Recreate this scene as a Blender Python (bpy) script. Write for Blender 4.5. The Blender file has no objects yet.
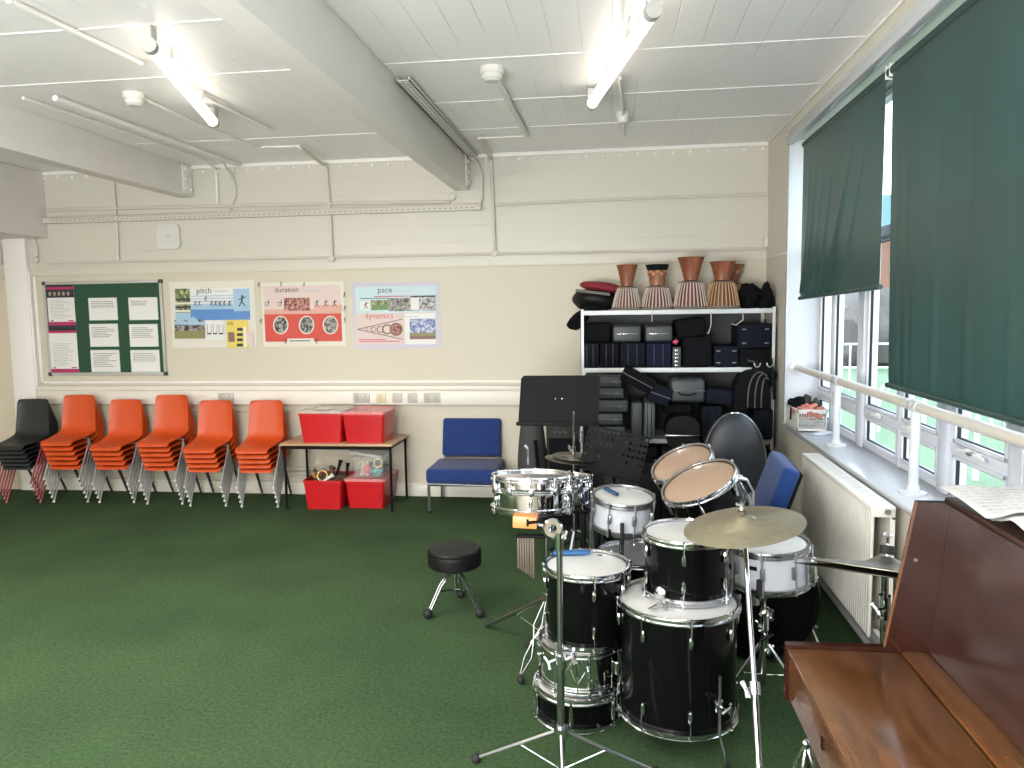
import bpy, bmesh, math, random
from mathutils import Matrix, Vector, Quaternion
random.seed(7)
sc = bpy.context.scene
COL = sc.collection
PI = math.pi
# ------------------------------------------------------------------ camera
F, PITCH, YAW, ROLL, CH, D = 764.3, .098, .1316, -.0148, 1.6, 6.334
cy_, sy_ = math.cos(YAW), math.sin(YAW)
f_ = Vector((-sy_*math.cos(PITCH), cy_*math.cos(PITCH), -math.sin(PITCH)))
r0 = Vector((cy_, sy_, 0)); u0 = r0.cross(f_)
c_, s_ = math.cos(ROLL), math.sin(ROLL)
r_ = c_*r0+s_*u0; u_ = -s_*r0+c_*u0
cam = bpy.data.cameras.new('camera'); camo = bpy.data.objects.new('camera', cam); COL.objects.link(camo)
camo.matrix_world = Matrix.Translation((0, 0, CH)) @ Matrix((r_, u_, -f_)).transposed().to_4x4()
cam.sensor_width = 36; cam.lens = F/1024*36; cam.clip_start = .05; cam.clip_end = 300
sc.camera = camo
# survey helpers: a measured sight line met with a plane of the room gives a place in the room
def ray(x, y): return F*f_+(x-512)*r_-(y-384)*u_
def PY(x, y, v=D): d = ray(x, y); t = v/d.y; return Vector((d.x*t, v, CH+d.z*t))
def PX(x, y, v): d = ray(x, y); t = v/d.x; return Vector((v, d.y*t, CH+d.z*t))
def PZ(x, y, v=0): d = ray(x, y); t = (v-CH)/d.z; return Vector((d.x*t, d.y*t, v))
# ------------------------------------------------------------------ materials
_m = {}
def mat(name, col, rough=.5, metal=0, bump=0, bscale=60, var=0, vscale=8, coat=0, emit=0, spec=None, alpha=1, sheen=0, trans=0):
    if name in _m: return _m[name]
    m = bpy.data.materials.new(name); m.use_nodes = True; nt = m.node_tree; N = nt.nodes; L = nt.links
    b = N['Principled BSDF']
    b.inputs['Base Color'].default_value = (*col, 1); b.inputs['Roughness'].default_value = rough
    b.inputs['Metallic'].default_value = metal
    if coat: b.inputs['Coat Weight'].default_value = coat; b.inputs['Coat Roughness'].default_value = .08
    if spec is not None: b.inputs['Specular IOR Level'].default_value = spec
    if sheen: b.inputs['Sheen Weight'].default_value = sheen
    if trans: b.inputs['Transmission Weight'].default_value = trans
    if alpha < 1: b.inputs['Alpha'].default_value = alpha
    if emit: b.inputs['Emission Color'].default_value = (*col, 1); b.inputs['Emission Strength'].default_value = emit
    tc = N.new('ShaderNodeTexCoord')
    if var:
        n = N.new('ShaderNodeTexNoise'); n.inputs['Scale'].default_value = vscale; n.inputs['Detail'].default_value = 5
        L.new(tc.outputs['Object'], n.inputs['Vector'])
        mx = N.new('ShaderNodeMix'); mx.data_type = 'RGBA'
        mx.inputs[6].default_value = (*[max(0, c*(1-var)) for c in col], 1)
        mx.inputs[7].default_value = (*[min(1, c*(1+var)) for c in col], 1)
        L.new(n.outputs['Fac'], mx.inputs[0]); L.new(mx.outputs[2], b.inputs['Base Color'])
    if bump:
        n = N.new('ShaderNodeTexNoise'); n.inputs['Scale'].default_value = bscale; n.inputs['Detail'].default_value = 4
        L.new(tc.outputs['Object'], n.inputs['Vector'])
        bp = N.new('ShaderNodeBump'); bp.inputs['Strength'].default_value = bump; bp.inputs['Distance'].default_value = .01
        L.new(n.outputs['Fac'], bp.inputs['Height']); L.new(bp.outputs[0], b.inputs['Normal'])
    _m[name] = m; return m
def nodes(m): return m.node_tree.nodes, m.node_tree.links, m.node_tree.nodes['Principled BSDF']
chrome = mat('chrome', (.66, .67, .69), .13, 1)
chrome_d = mat('worn_chrome', (.42, .43, .44), .25, 1)
steel = mat('brushed_steel', (.40, .41, .42), .35, 1)
blackg = mat('black_gloss', (.003, .003, .0035), .14, 0, coat=.06, spec=.18)
blackm = mat('black_matte', (.005, .005, .0055), .6, spec=.15)
blackr = mat('black_rubber', (.010, .010, .010), .7)
blackf = mat('black_fabric', (.005, .0052, .0062), .85, spec=.12, bump=.3, bscale=250, var=.3)
blackf2 = mat('navy_black_fabric', (.006, .0075, .014), .8, spec=.15, bump=.3, bscale=250, var=.3)
blackv = mat('black_vinyl', (.006, .006, .006), .45, spec=.22, bump=.25, bscale=120)
navyf = mat('navy_fabric', (.008, .011, .028), .8, spec=.15, bump=.3, bscale=250, var=.3)
greyc = mat('grey_green_case', (.034, .042, .042), .4, bump=.2, bscale=150, var=.2)
greyl = mat('grey_case_trim', (.08, .09, .09), .35)
whiteh = mat('white_drum_head', (.64, .64, .62), .35, var=.05, coat=.2)
clearh = mat('clear_drum_head', (.33, .32, .32), .18, var=.3, vscale=5, coat=.5)
tanh = mat('tan_drum_head', (.36, .25, .175), .40, var=.16, vscale=9, coat=.15)
whites = mat('white_shell', (.56, .58, .63), .28, coat=.3)
orange = mat('orange_plastic', (.56, .070, .010), .42, bump=.15, bscale=300)
blackp = mat('charcoal_plastic', (.018, .021, .022), .45, bump=.15, bscale=300)
rustl = mat('red_leg_metal', (.33, .08, .08), .4, .3)
whitep = mat('white_plastic', (.66, .65, .61), .4)
creamp = mat('cream_trunking', (.77, .735, .65), .4)
pipep = mat('painted_pipe', (.62, .59, .52), .35, var=.05)
ceilp = mat('ceiling_pipe', (.80, .79, .75), .35, var=.05)
dgrey = mat('dark_grey', (.05, .05, .05), .6)
red = mat('red_plastic', (.50, .010, .015), .32, coat=.1)
redlid = mat('pink_clear_lid', (.78, .30, .30), .25, alpha=.85)
clearp = mat('clear_plastic', (.75, .80, .78), .15, alpha=.13)
bluef = mat('blue_fabric', (.008, .032, .16), .9, bump=.35, bscale=400, var=.15, sheen=.2)
bluef2 = mat('bright_blue_fabric', (.006, .045, .20), .9, bump=.35, bscale=400, var=.15, sheen=.2)
paper = mat('white_paper', (.76, .75, .72), .7)
ink = mat('grey_ink', (.25, .25, .25), .8)
inkk = mat('black_ink', (.03, .03, .035), .8)
pink = mat('magenta_print', (.42, .03, .12), .7)
gfelt = mat('green_felt', (.026, .075, .044), .95, bump=.3, bscale=500, var=.1)
alum = mat('aluminium', (.50, .49, .46), .35, .2)
rwood = mat('orange_wood', (.62, .24, .08), .4, var=.3, vscale=20)
upvc = mat('white_upvc', (.62, .65, .71), .25, coat=.2)
gloves = mat('white_gloss_paint', (.60, .62, .65), .22, coat=.2)
radm = mat('radiator_paint', (.78, .76, .69), .35)
bronze = mat('bronze', (.52, .47, .33), .30, .85, var=.25, vscale=30)
bronzed = mat('dull_bronze', (.24, .225, .18), .4, .8, var=.25, vscale=30)
# cymbal grooves
for m in (bronze, bronzed):
    N, L, b = nodes(m); tc = N.new('ShaderNodeTexCoord'); w = N.new('ShaderNodeTexWave'); w.wave_type = 'RINGS'; w.rings_direction = 'Z'
    w.inputs['Scale'].default_value = 60; bp = N.new('ShaderNodeBump'); bp.inputs['Strength'].default_value = .12; bp.inputs['Distance'].default_value = .002
    L.new(tc.outputs['Object'], w.inputs['Vector']); L.new(w.outputs['Fac'], bp.inputs['Height']); L.new(bp.outputs[0], b.inputs['Normal'])
# fluorescent tube
tube_m = mat('lit_tube', (1, .93, .80), .5, emit=3.6)
# glass pane: thin clear sheet
glass = bpy.data.materials.new('pane_glass'); glass.use_nodes = True
N = glass.node_tree.nodes; L = glass.node_tree.links; N.remove(N['Principled BSDF'])
tr = N.new('ShaderNodeBsdfTransparent'); gl = N.new('ShaderNodeBsdfGlossy'); gl.inputs['Roughness'].default_value = .02
mx = N.new('ShaderNodeMixShader'); mx.inputs[0].default_value = .05
L.new(tr.outputs[0], mx.inputs[1]); L.new(gl.outputs[0], mx.inputs[2]); L.new(mx.outputs[0], N['Material Output'].inputs[0])
# carpet
carpet = mat('green_carpet', (.02, .065, .025), .97, spec=.1)
N, L, b = nodes(carpet); tc = N.new('ShaderNodeTexCoord')
n1 = N.new('ShaderNodeTexNoise'); n1.inputs['Scale'].default_value = 60; n1.inputs['Detail'].default_value = 8; n1.inputs['Roughness'].default_value = .85
n2 = N.new('ShaderNodeTexNoise'); n2.inputs['Scale'].default_value = 1.6; n2.inputs['Detail'].default_value = 5
cr = N.new('ShaderNodeValToRGB'); cr.color_ramp.elements[0].position = .34; cr.color_ramp.elements[0].color = (.020, .045, .020, 1)
cr.color_ramp.elements[1].position = .68; cr.color_ramp.elements[1].color = (.080, .138, .064, 1)
hs = N.new('ShaderNodeMix'); hs.data_type = 'RGBA'; hs.blend_type = 'MULTIPLY'; hs.inputs[0].default_value = .7
c2 = N.new('ShaderNodeValToRGB'); c2.color_ramp.elements[0].position = .3; c2.color_ramp.elements[0].color = (.72, .72, .72, 1); c2.color_ramp.elements[1].position = .7; c2.color_ramp.elements[1].color = (1.2, 1.15, 1.05, 1)
L.new(tc.outputs['Object'], n1.inputs[0]); L.new(tc.outputs['Object'], n2.inputs[0]); L.new(n1.outputs[0], cr.inputs[0]); L.new(n2.outputs[0], c2.inputs[0])
L.new(cr.outputs[0], hs.inputs[6]); L.new(c2.outputs[0], hs.inputs[7]); L.new(hs.outputs[2], b.inputs['Base Color'])
bp = N.new('ShaderNodeBump'); bp.inputs['Strength'].default_value = .8; bp.inputs['Distance'].default_value = .006; L.new(n1.outputs[0], bp.inputs['Height']); L.new(bp.outputs[0], b.inputs['Normal'])
# boards: ceiling and upper wall, seams as bump + slight tint
def boards(name, col, rough, axes, w, h, mort=.004, off=0.0, shade=.86, bs=.5):
    m = mat(name, col, rough); N, L, b = nodes(m)
    tc = N.new('ShaderNodeTexCoord'); sp = N.new('ShaderNodeSeparateXYZ'); cb = N.new('ShaderNodeCombineXYZ')
    L.new(tc.outputs['Object'], sp.inputs[0]); L.new(sp.outputs[axes[0]], cb.inputs[0]); L.new(sp.outputs[axes[1]], cb.inputs[1])
    bk = N.new('ShaderNodeTexBrick'); bk.offset = off; bk.inputs['Scale'].default_value = 1; bk.inputs['Brick Width'].default_value = w; bk.inputs['Row Height'].default_value = h
    bk.inputs['Mortar Size'].default_value = mort; bk.inputs['Mortar Smooth'].default_value = .6
    L.new(cb.outputs[0], bk.inputs[0])
    nz = N.new('ShaderNodeTexNoise'); nz.inputs['Scale'].default_value = 1.3; nz.inputs['Detail'].default_value = 5; L.new(tc.outputs['Object'], nz.inputs[0])
    fade = N.new('ShaderNodeMapRange'); fade.inputs[1].default_value = .42; fade.inputs[2].default_value = .60; L.new(nz.outputs[0], fade.inputs[0])
    mul = N.new('ShaderNodeMath'); mul.operation = 'MULTIPLY'; L.new(bk.outputs['Fac'], mul.inputs[0]); L.new(fade.outputs[0], mul.inputs[1])
    mx = N.new('ShaderNodeMix'); mx.data_type = 'RGBA'; mx.inputs[6].default_value = (*col, 1); mx.inputs[7].default_value = (*[c*shade for c in col], 1)
    L.new(mul.outputs[0], mx.inputs[0]); L.new(mx.outputs[2], b.inputs['Base Color'])
    n3 = N.new('ShaderNodeTexNoise'); n3.inputs['Scale'].default_value = 14; n3.inputs['Detail'].default_value = 6; L.new(tc.outputs['Object'], n3.inputs[0])
    ad = N.new('ShaderNodeMath'); ad.operation = 'MULTIPLY_ADD'; ad.inputs[1].default_value = .35; L.new(n3.outputs[0], ad.inputs[0]); 
    ng = N.new('ShaderNodeMath'); ng.operation = 'MULTIPLY'; ng.inputs[1].default_value = -1; L.new(mul.outputs[0], ng.inputs[0]); L.new(ng.outputs[0], ad.inputs[2])
    bp = N.new('ShaderNodeBump'); bp.inputs['Strength'].default_value = bs; bp.inputs['Distance'].default_value = .008
    L.new(ad.outputs[0], bp.inputs['Height']); L.new(bp.outputs[0], b.inputs['Normal'])
    return m
ceil_m = boards('ceiling_boards', (.88, .86, .86), .38, (1, 0), 7.0, .145, .0035)
wallu_m = boards('upper_wall_boards', (.61, .585, .51), .34, (0, 2), 3.1, .135, .003, .4, .93, .35)
wall_m = mat('cream_wall', (.60, .555, .45), .5, bump=.06, bscale=12, var=.03, vscale=2)
wallr_m = mat('right_wall_cream', (.60, .575, .49), .5, bump=.06, bscale=12, var=.03, vscale=2)
beam_m = mat('beam_paint', (.86, .83, .80), .33, bump=.08, bscale=18, var=.03, vscale=3)
# wood for the piano
def wood(name, a, bcol, rough, coat, axis=(1, 12, 12)):
    m = mat(name, a, rough, coat=coat); N, L, b = nodes(m); b.inputs['Coat Roughness'].default_value = .16
    tc = N.new('ShaderNodeTexCoord'); mp = N.new('ShaderNodeMapping'); mp.inputs['Scale'].default_value = axis
    n = N.new('ShaderNodeTexNoise'); n.inputs['Scale'].default_value = 3; n.inputs['Detail'].default_value = 7; n.inputs['Distortion'].default_value = 1.2
    L.new(tc.outputs['Object'], mp.inputs[0]); L.new(mp.outputs[0], n.inputs[0])
    cr = N.new('ShaderNodeValToRGB'); cr.color_ramp.elements[0].position = .3; cr.color_ramp.elements[0].color = (*a, 1); cr.color_ramp.elements[1].position = .72; cr.color_ramp.elements[1].color = (*bcol, 1)
    L.new(n.outputs[0], cr.inputs[0]); L.new(cr.outputs[0], b.inputs['Base Color'])
    n2 = N.new('ShaderNodeTexNoise'); n2.inputs['Scale'].default_value = 90; L.new(tc.outputs['Object'], n2.inputs[0])
    bp = N.new('ShaderNodeBump'); bp.inputs['Strength'].default_value = .15; bp.inputs['Distance'].default_value = .003; L.new(n2.outputs[0], bp.inputs['Height']); L.new(bp.outputs[0], b.inputs['Normal'])
    return m
pw = wood('piano_lid_wood', (.080, .029, .009), (.17, .068, .021), .26, .6, (8, 1.2, 8))
pd = wood('piano_dark_wood', (.020, .0058, .0035), (.034, .0090, .005), .24, .3, (9, .6, 9))
tablew = wood('table_wood', (.40, .24, .13), (.55, .35, .20), .4, .1, (1, 8, 8))
djw = wood('djembe_wood', (.18, .052, .025), (.32, .105, .045), .4, .2, (4, 4, 1))
djw2 = wood('djembe_wood_dark', (.17, .06, .03), (.36, .15, .07), .45, .2, (14, 14, 9))
chimew = wood('grey_brown_wood', (.085, .068, .048), (.17, .14, .10), .5, 0, (9, 9, 1))
# blind: dark green vinyl cloth that lets a little daylight through
def blindmat(name, col, tl):
    m = mat(name, col, .33, spec=.5); N, L, b = nodes(m)
    t = N.new('ShaderNodeBsdfTranslucent'); t.inputs[0].default_value = (*tl, 1); mx = N.new('ShaderNodeMixShader'); mx.inputs[0].default_value = .16
    L.new(b.outputs[0], mx.inputs[1]); L.new(t.outputs[0], mx.inputs[2]); L.new(mx.outputs[0], N['Material Output'].inputs[0]); return m
blind_m = blindmat('green_blind_cloth', (.024, .052, .046), (.015, .10, .09))
# ------------------------------------------------------------------ mesh builder
class MB:
    def __init__(s): s.v = []; s.f = []; s.m = []; s.k = 0
    def add(s, vs, fs, M=None):
        o = len(s.v)
        s.v += [tuple(M @ Vector(p)) if M else tuple(p) for p in vs]
        s.f += [[i+o for i in q] for q in fs]; s.m += [s.k]*len(fs); return s
    def bm(s, b, M=None):
        b.verts.index_update(); s.add([v.co.copy() for v in b.verts], [[v.index for v in q.verts] for q in b.faces], M); b.free(); return s
    def box(s, lo, hi, bev=0, seg=2, M=None):
        lo = Vector(lo); hi = Vector(hi); b = bmesh.new(); bmesh.ops.create_cube(b, size=1)
        sz = hi-lo; c = (hi+lo)/2
        for v in b.verts: v.co = Vector((v.co.x*sz.x, v.co.y*sz.y, v.co.z*sz.z))+c
        if bev: bmesh.ops.bevel(b, geom=list(b.edges), offset=min(bev, .49*min(abs(x) for x in sz)), segments=seg, profile=.5, affect='EDGES')
        return s.bm(b, M)
    def cbox(s, c, sz, bev=0, seg=2, M=None):
        c = Vector(c); h = Vector(sz)/2; return s.box(c-h, c+h, bev, seg, M)
    def quad(s, a, b, c, d): return s.add([a, b, c, d], [[0, 1, 2, 3]])
    def tube(s, pts, r, n=8, closed=False, M=None, caps=True):
        P = [Vector(p) for p in pts]; q = []
        rr = r if isinstance(r, (list, tuple)) else [r]*len(P)
        T = []
        for i in range(len(P)):
            a = P[i-1] if (i or closed) else P[i]; b = P[(i+1) % len(P)] if (i < len(P)-1 or closed) else P[i]
            t = (b-a); T.append(t.normalized() if t.length > 1e-9 else Vector((0, 0, 1)))
        nrm = T[0].orthogonal().normalized(); vs = []; fs = []
        for i in range(len(P)):
            if i: nrm = (nrm-T[i]*nrm.dot(T[i])); nrm = nrm.normalized() if nrm.length > 1e-6 else T[i].orthogonal().normalized()
            bi = T[i].cross(nrm)
            for k in range(n):
                a = 2*PI*k/n; vs.append(P[i]+(nrm*math.cos(a)+bi*math.sin(a))*rr[i])
        R = len(P)
        for i in range(R if closed else R-1):
            for k in range(n):
                fs.append([i*n+k, i*n+(k+1) % n, ((i+1) % R)*n+(k+1) % n, ((i+1) % R)*n+k])
        if caps and not closed: fs.append(list(range(n))[::-1]); fs.append([(R-1)*n+k for k in range(n)])
        return s.add(vs, fs, M)
    def lathe(s, prof, n=32, M=None, sx=1, sy=1, closed=False):
        vs = []; fs = []
        for (r, z) in prof:
            for k in range(n): a = 2*PI*k/n; vs.append((r*math.cos(a)*sx, r*math.sin(a)*sy, z))
        R = len(prof)
        for i in range(R if closed else R-1):
            j = (i+1) % R
            for k in range(n): fs.append([i*n+k, i*n+(k+1) % n, j*n+(k+1) % n, j*n+k])
        if not closed:
            if prof[0][0] > 1e-6: fs.append(list(range(n))[::-1])
            if prof[-1][0] > 1e-6: fs.append([(R-1)*n+k for k in range(n)])
        return s.add(vs, fs, M)
    def cyl(s, r, z0, z1, n=24, M=None): return s.lathe([(r, z0), (r, z1)], n, M)
    def prism(s, poly, t0, t1, axis='y', M=None):
        n = len(poly)
        def P(a, b, t): return {'y': (a, t, b), 'x': (t, a, b), 'z': (a, b, t)}[axis]
        vs = [P(a, b, t0) for a, b in poly]+[P(a, b, t1) for a, b in poly]
        fs = [list(range(n)), list(range(n, 2*n))[::-1]]+[[i, i+n, (i+1) % n+n, (i+1) % n] for i in range(n)]
        b = bmesh.new(); V = [b.verts.new(p) for p in vs]
        for q in fs: b.faces.new([V[i] for i in q])
        bmesh.ops.recalc_face_normals(b, faces=b.faces); return s.bm(b, M)
    def grid(s, G, thick=0, M=None, closeu=False):
        b = bmesh.new(); V = [[b.verts.new(p) for p in row] for row in G]
        for i in range(len(G)-1):
            for j in range(len(G[0])-(0 if closeu else 1)):
                jj = (j+1) % len(G[0]); b.faces.new([V[i][j], V[i][jj], V[i+1][jj], V[i+1][j]])
        if thick: bmesh.ops.recalc_face_normals(b, faces=b.faces); bmesh.ops.solidify(b, geom=list(b.faces), thickness=thick)
        return s.bm(b, M)
    def blob(s, c, r, seed=0, amp=.25, sub=3, M=None, flat=0):
        from mathutils import noise
        b = bmesh.new(); bmesh.ops.create_icosphere(b, subdivisions=sub, radius=1)
        for v in b.verts:
            d = 1+amp*noise.noise(v.co*1.6+Vector((seed*3.1, seed, 0)))+amp*.4*noise.noise(v.co*4+Vector((seed, 0, 5)))
            v.co = Vector((v.co.x*d*r[0], v.co.y*d*r[1], max(v.co.z*d, -1+flat)*r[2]))+Vector(c)
        return s.bm(b, M)
    def sphere(s, c, r, seg=12, M=None):
        b = bmesh.new(); bmesh.ops.create_uvsphere(b, u_segments=seg, v_segments=max(6, seg//2), radius=r)
        for v in b.verts: v.co += Vector(c)
        return s.bm(b, M)
    def build(s, name, mats, parent=None, ang=38, world=False):
        me = bpy.data.meshes.new(name)
        v = s.v
        if world and parent is not None:
            inv = ROOTM.get(parent.name, Matrix.Translation(parent.location)).inverted()
            v = [tuple(inv @ Vector(p)) for p in v]
        me.from_pydata(v, [], s.f); me.validate(); me.update()
        if not isinstance(mats, (list, tuple)): mats = [mats]
        for x in mats: me.materials.append(x)
        if len(me.polygons) == len(s.m): me.polygons.foreach_set('material_index', s.m)
        me.polygons.foreach_set('use_smooth', [True]*len(me.polygons))
        try: me.set_sharp_from_angle(angle=math.radians(ang))
        except Exception: pass
        o = bpy.data.objects.new(name, me); COL.objects.link(o)
        if parent is not None: o.parent = parent
        return o
ROOTM = {}
def tag(o, label=None, cat=None, group=None, kind=None):
    if label: o['label'] = label
    if cat: o['category'] = cat
    if group: o['group'] = group
    if kind: o['kind'] = kind
    return o
def thing(name, label, cat, loc=(0, 0, 0), rot=None, group=None):
    o = bpy.data.objects.new(name, None); COL.objects.link(o); o.empty_display_size = .1
    M = Matrix.Translation(loc)
    if rot is not None: M = M @ (rot.to_4x4() if isinstance(rot, Matrix) else Matrix.Rotation(rot, 4, 'Z'))
    o.matrix_world = M; o.location = M.to_translation(); o.rotation_euler = M.to_euler()
    ROOTM[o.name] = M
    return tag(o, label, cat, group)
def struct(o): o['kind'] = 'structure'; return o
def dup(root, M, label=None, group=None):
    r = root.copy(); COL.objects.link(r); r.location = M.to_translation(); r.rotation_euler = M.to_euler()
    if label: r['label'] = label
    if group: r['group'] = group
    def rec(a, b):
        for ch in a.children:
            c = ch.copy(); COL.objects.link(c); c.parent = b; rec(ch, c)
    rec(root, r); ROOTM[r.name] = M; return r
def zto(n):  # rotation taking +Z to n
    return Vector((0, 0, 1)).rotation_difference(Vector(n).normalized()).to_matrix()
def facing(x, y, ang, ratio):  # normal of a disc from its look: long axis tilt (deg) and short/long ratio
    v = ray(x, y).normalized(); a = math.radians(ang)
    rr = (r_-v*r_.dot(v)).normalized(); uu = (u_-v*u_.dot(v)).normalized()
    return (-v*ratio+math.sqrt(1-ratio*ratio)*(-math.sin(a)*rr+math.cos(a)*uu)).normalized()
def text_into(mb, s, size, M):
    cu = bpy.data.curves.new('t', 'FONT'); cu.body = s; cu.size = size; cu.resolution_u = 2
    o = bpy.data.objects.new('t', cu); COL.objects.link(o)
    dg = bpy.context.evaluated_depsgraph_get(); dg.update()
    me = bpy.data.meshes.new_from_object(o.evaluated_get(dg))
    mb.add([v.co.copy() for v in me.vertices], [list(p.vertices) for p in me.polygons], M)
    bpy.data.objects.remove(o); bpy.data.curves.remove(cu); bpy.data.meshes.remove(me)
# ================================================================== SETTING
XR, H = 1.21, 2.87
WX = 1.43            # window plane
ZS = .775            # sill top
YE = 5.60            # far reveal
YN = -2.0            # near end of the windows
m = MB(); m.box((-7, -3.2, -.1), (1.6, D+.2, 0)); struct(m.build('floor', carpet))
m = MB(); m.box((-7, -3.2, H), (1.6, D+.2, H+.15)); struct(m.build('ceiling', ceil_m))
m = MB(); m.box((-7, D, 0), (1.6, D+.2, 1.955)); m.k = 1; m.box((-7, D, 1.955), (1.6, D+.2, H)); m.k = 0
m.box((-7, D-.006, 1.948), (XR, D, 1.962), .002); struct(m.build('wall_back', [wall_m, wallu_m]))
m = MB(); m.box((-7.1, -3.2, 0), (-7, D+.2, H)); struct(m.build('wall_left', wall_m))
m = MB(); m.box((-7.1, -3.3, 0), (1.6, -3.2, H)); struct(m.build('wall_front', wall_m))
m = MB()
m.box((XR, -3.2, 0), (XR+.3, D, ZS-.03)); m.box((XR, YE, ZS-.03), (XR+.36, D, H)); m.box((XR, -3.2, 2.72), (XR+.3, YE, H)); m.box((XR, -3.2, ZS-.03), (XR+.3, YN, 2.72))
struct(m.build('wall_right', wallr_m))
m = MB(); m.box((XR+.008, YE-.012, ZS), (XR+.3, YE-.0005, 2.72)); 
m.box((XR-.004, YE-.02, ZS), (XR+.012, YE+.02, 2.72), .003); struct(m.build('trim_1', gloves))                 # white reveal lining
m = MB(); m.box((XR-.025, YN, ZS-.03), (WX+.02, YE-.0125, ZS), .008, 2); struct(m.build('window_sill', gloves))
# window header track
m = MB(); m.box((XR-.03, -1, 2.69), (XR+.02, YE-.01, 2.745), .008); m.box((XR-.015, -1, 2.755), (XR+.005, YE-.01, 2.78), .006); struct(m.build('trim_2', gloves))
# skirting
m = MB(); m.box((-5.4, D-.02, 0), (XR-.02, D, .10), .004); m.box((-5.4, D-.03, .1), (XR-.02, D, .115), .004); struct(m.build('baseboard_back', creamp))
m = MB(); m.box((XR-.022, -3, 0), (XR, D-.03, .11), .004); m.box((XR-.05, 2, .015), (XR-.024, 5.9, .05), .012); struct(m.build('baseboard_right', mat('skirting_grey', (.52, .53, .52), .4)))
# beams
b1 = (-1.19, -1.315, 2.575)
def beam(name, xr, xl, z, label):
    t = MB(); t.box((xl, -3.2, z), (xr, D-.001, H-.001), .004)
    o = struct(t.build(name, beam_m))
    p = MB(); 
    for sx in (xr,):
        p.box((sx, D-.16, z+.02), (sx+.008, D-.01, H-.02), .002)
        for zz in (z+.06, z+.14, z+.22):
            for yy in (D-.12, D-.05): p.lathe([(.012, 0), (.012, .01), (.006, .016), (0, .017)], 8, Matrix.Translation((sx+.008, yy, zz)) @ Matrix.Rotation(PI/2, 4, 'Y'))
    p.build('bolt_plate', beam_m, o)
    return o
beam('ceiling_beam', -1.17, -1.29, 2.575, '')
beam('ceiling_beam', -3.60, -3.73, 2.60, '')
m = MB(); m.box((-7, -3.2, 2.29), (-5.0, D-.001, H-.001), .01); struct(m.build('bulkhead', mat('bulkhead_paint', (.82, .78, .76), .45, bump=.06, bscale=10)))
# left frame post, panel frame
m = MB(); pl = PY(12, 300); m.box((-5.42, D-.05, 0), (-5.20, D, 2.29), .004); m.box((-5.235, D-.035, .945), (-5.19, D, 2.0), .003)
struct(m.build('trim_3', beam_m))
m = MB(); m.box((-5.17, D-.018, .985), (XR-.36, D, 1.005), .004)
m.box((-5.17, D-.018, .985), (-5.145, D, 1.95), .004); struct(m.build('trim_4', beam_m))
t = tag(MB().build('door_1', wall_m)); bpy.data.objects.remove(t)
m = MB(); m.box((-6.35, D-.03, .0), (-5.43, D-.002, 1.93), .004); m.box((-6.35, D-.035, 1.95), (-5.43, D-.002, 1.985), .004)
o = struct(m.build('door_1', mat('door_cream', (.62, .55, .42), .5)))
h = MB(); h.cbox((-5.60, D-.045, 1.0), (.06, .03, .18), .008); h.tube([(-5.60, D-.05, 1.0), (-5.60, D-.09, 1.0), (-5.72, D-.09, 1.0)], .009); h.build('door_handle', steel, o)
# ceiling edge cove + bolts
m = MB(); m.box((-7, D-.012, H-.03), (XR, D, H-.001), .003)
for i in range(46):
    x = -5+i*.137
    if abs(x+1.23) < .12 or abs(x+3.66) < .12: continue
    m.lathe([(.014, 0), (.014, .006), (.006, .013), (0, .014)], 8, Matrix.Translation((x, D-.002, H-.055)) @ Matrix.Rotation(PI/2, 4, 'X'))
m.box((XR-.01, -3, H-.02), (XR-.0005, D-.013, H-.001), .003)
struct(m.build('trim_5', beam_m))
# joints in the ceiling boarding
m = MB()
for yy, th in ((3.26, .02), (3.97, .008), (5.45, .008)):
    m.box((-3.59, yy, H-.005), (-1.295, yy+th, H-.0005), .002)
for yy, th in ((4.75, .02), (3.97, .010), (5.47, .008), (2.6, .01)):
    m.box((-1.165, yy, H-.005), (XR-.012, yy+th, H-.0005), .002)
struct(m.build('trim_6', ceil_m))
# corner chase on right wall
m = MB(); m.box((XR-.006, YE+.02, 1.955), (XR-.0005, D-.001, 1.967), .002); struct(m.build('trim_7', beam_m))
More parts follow.
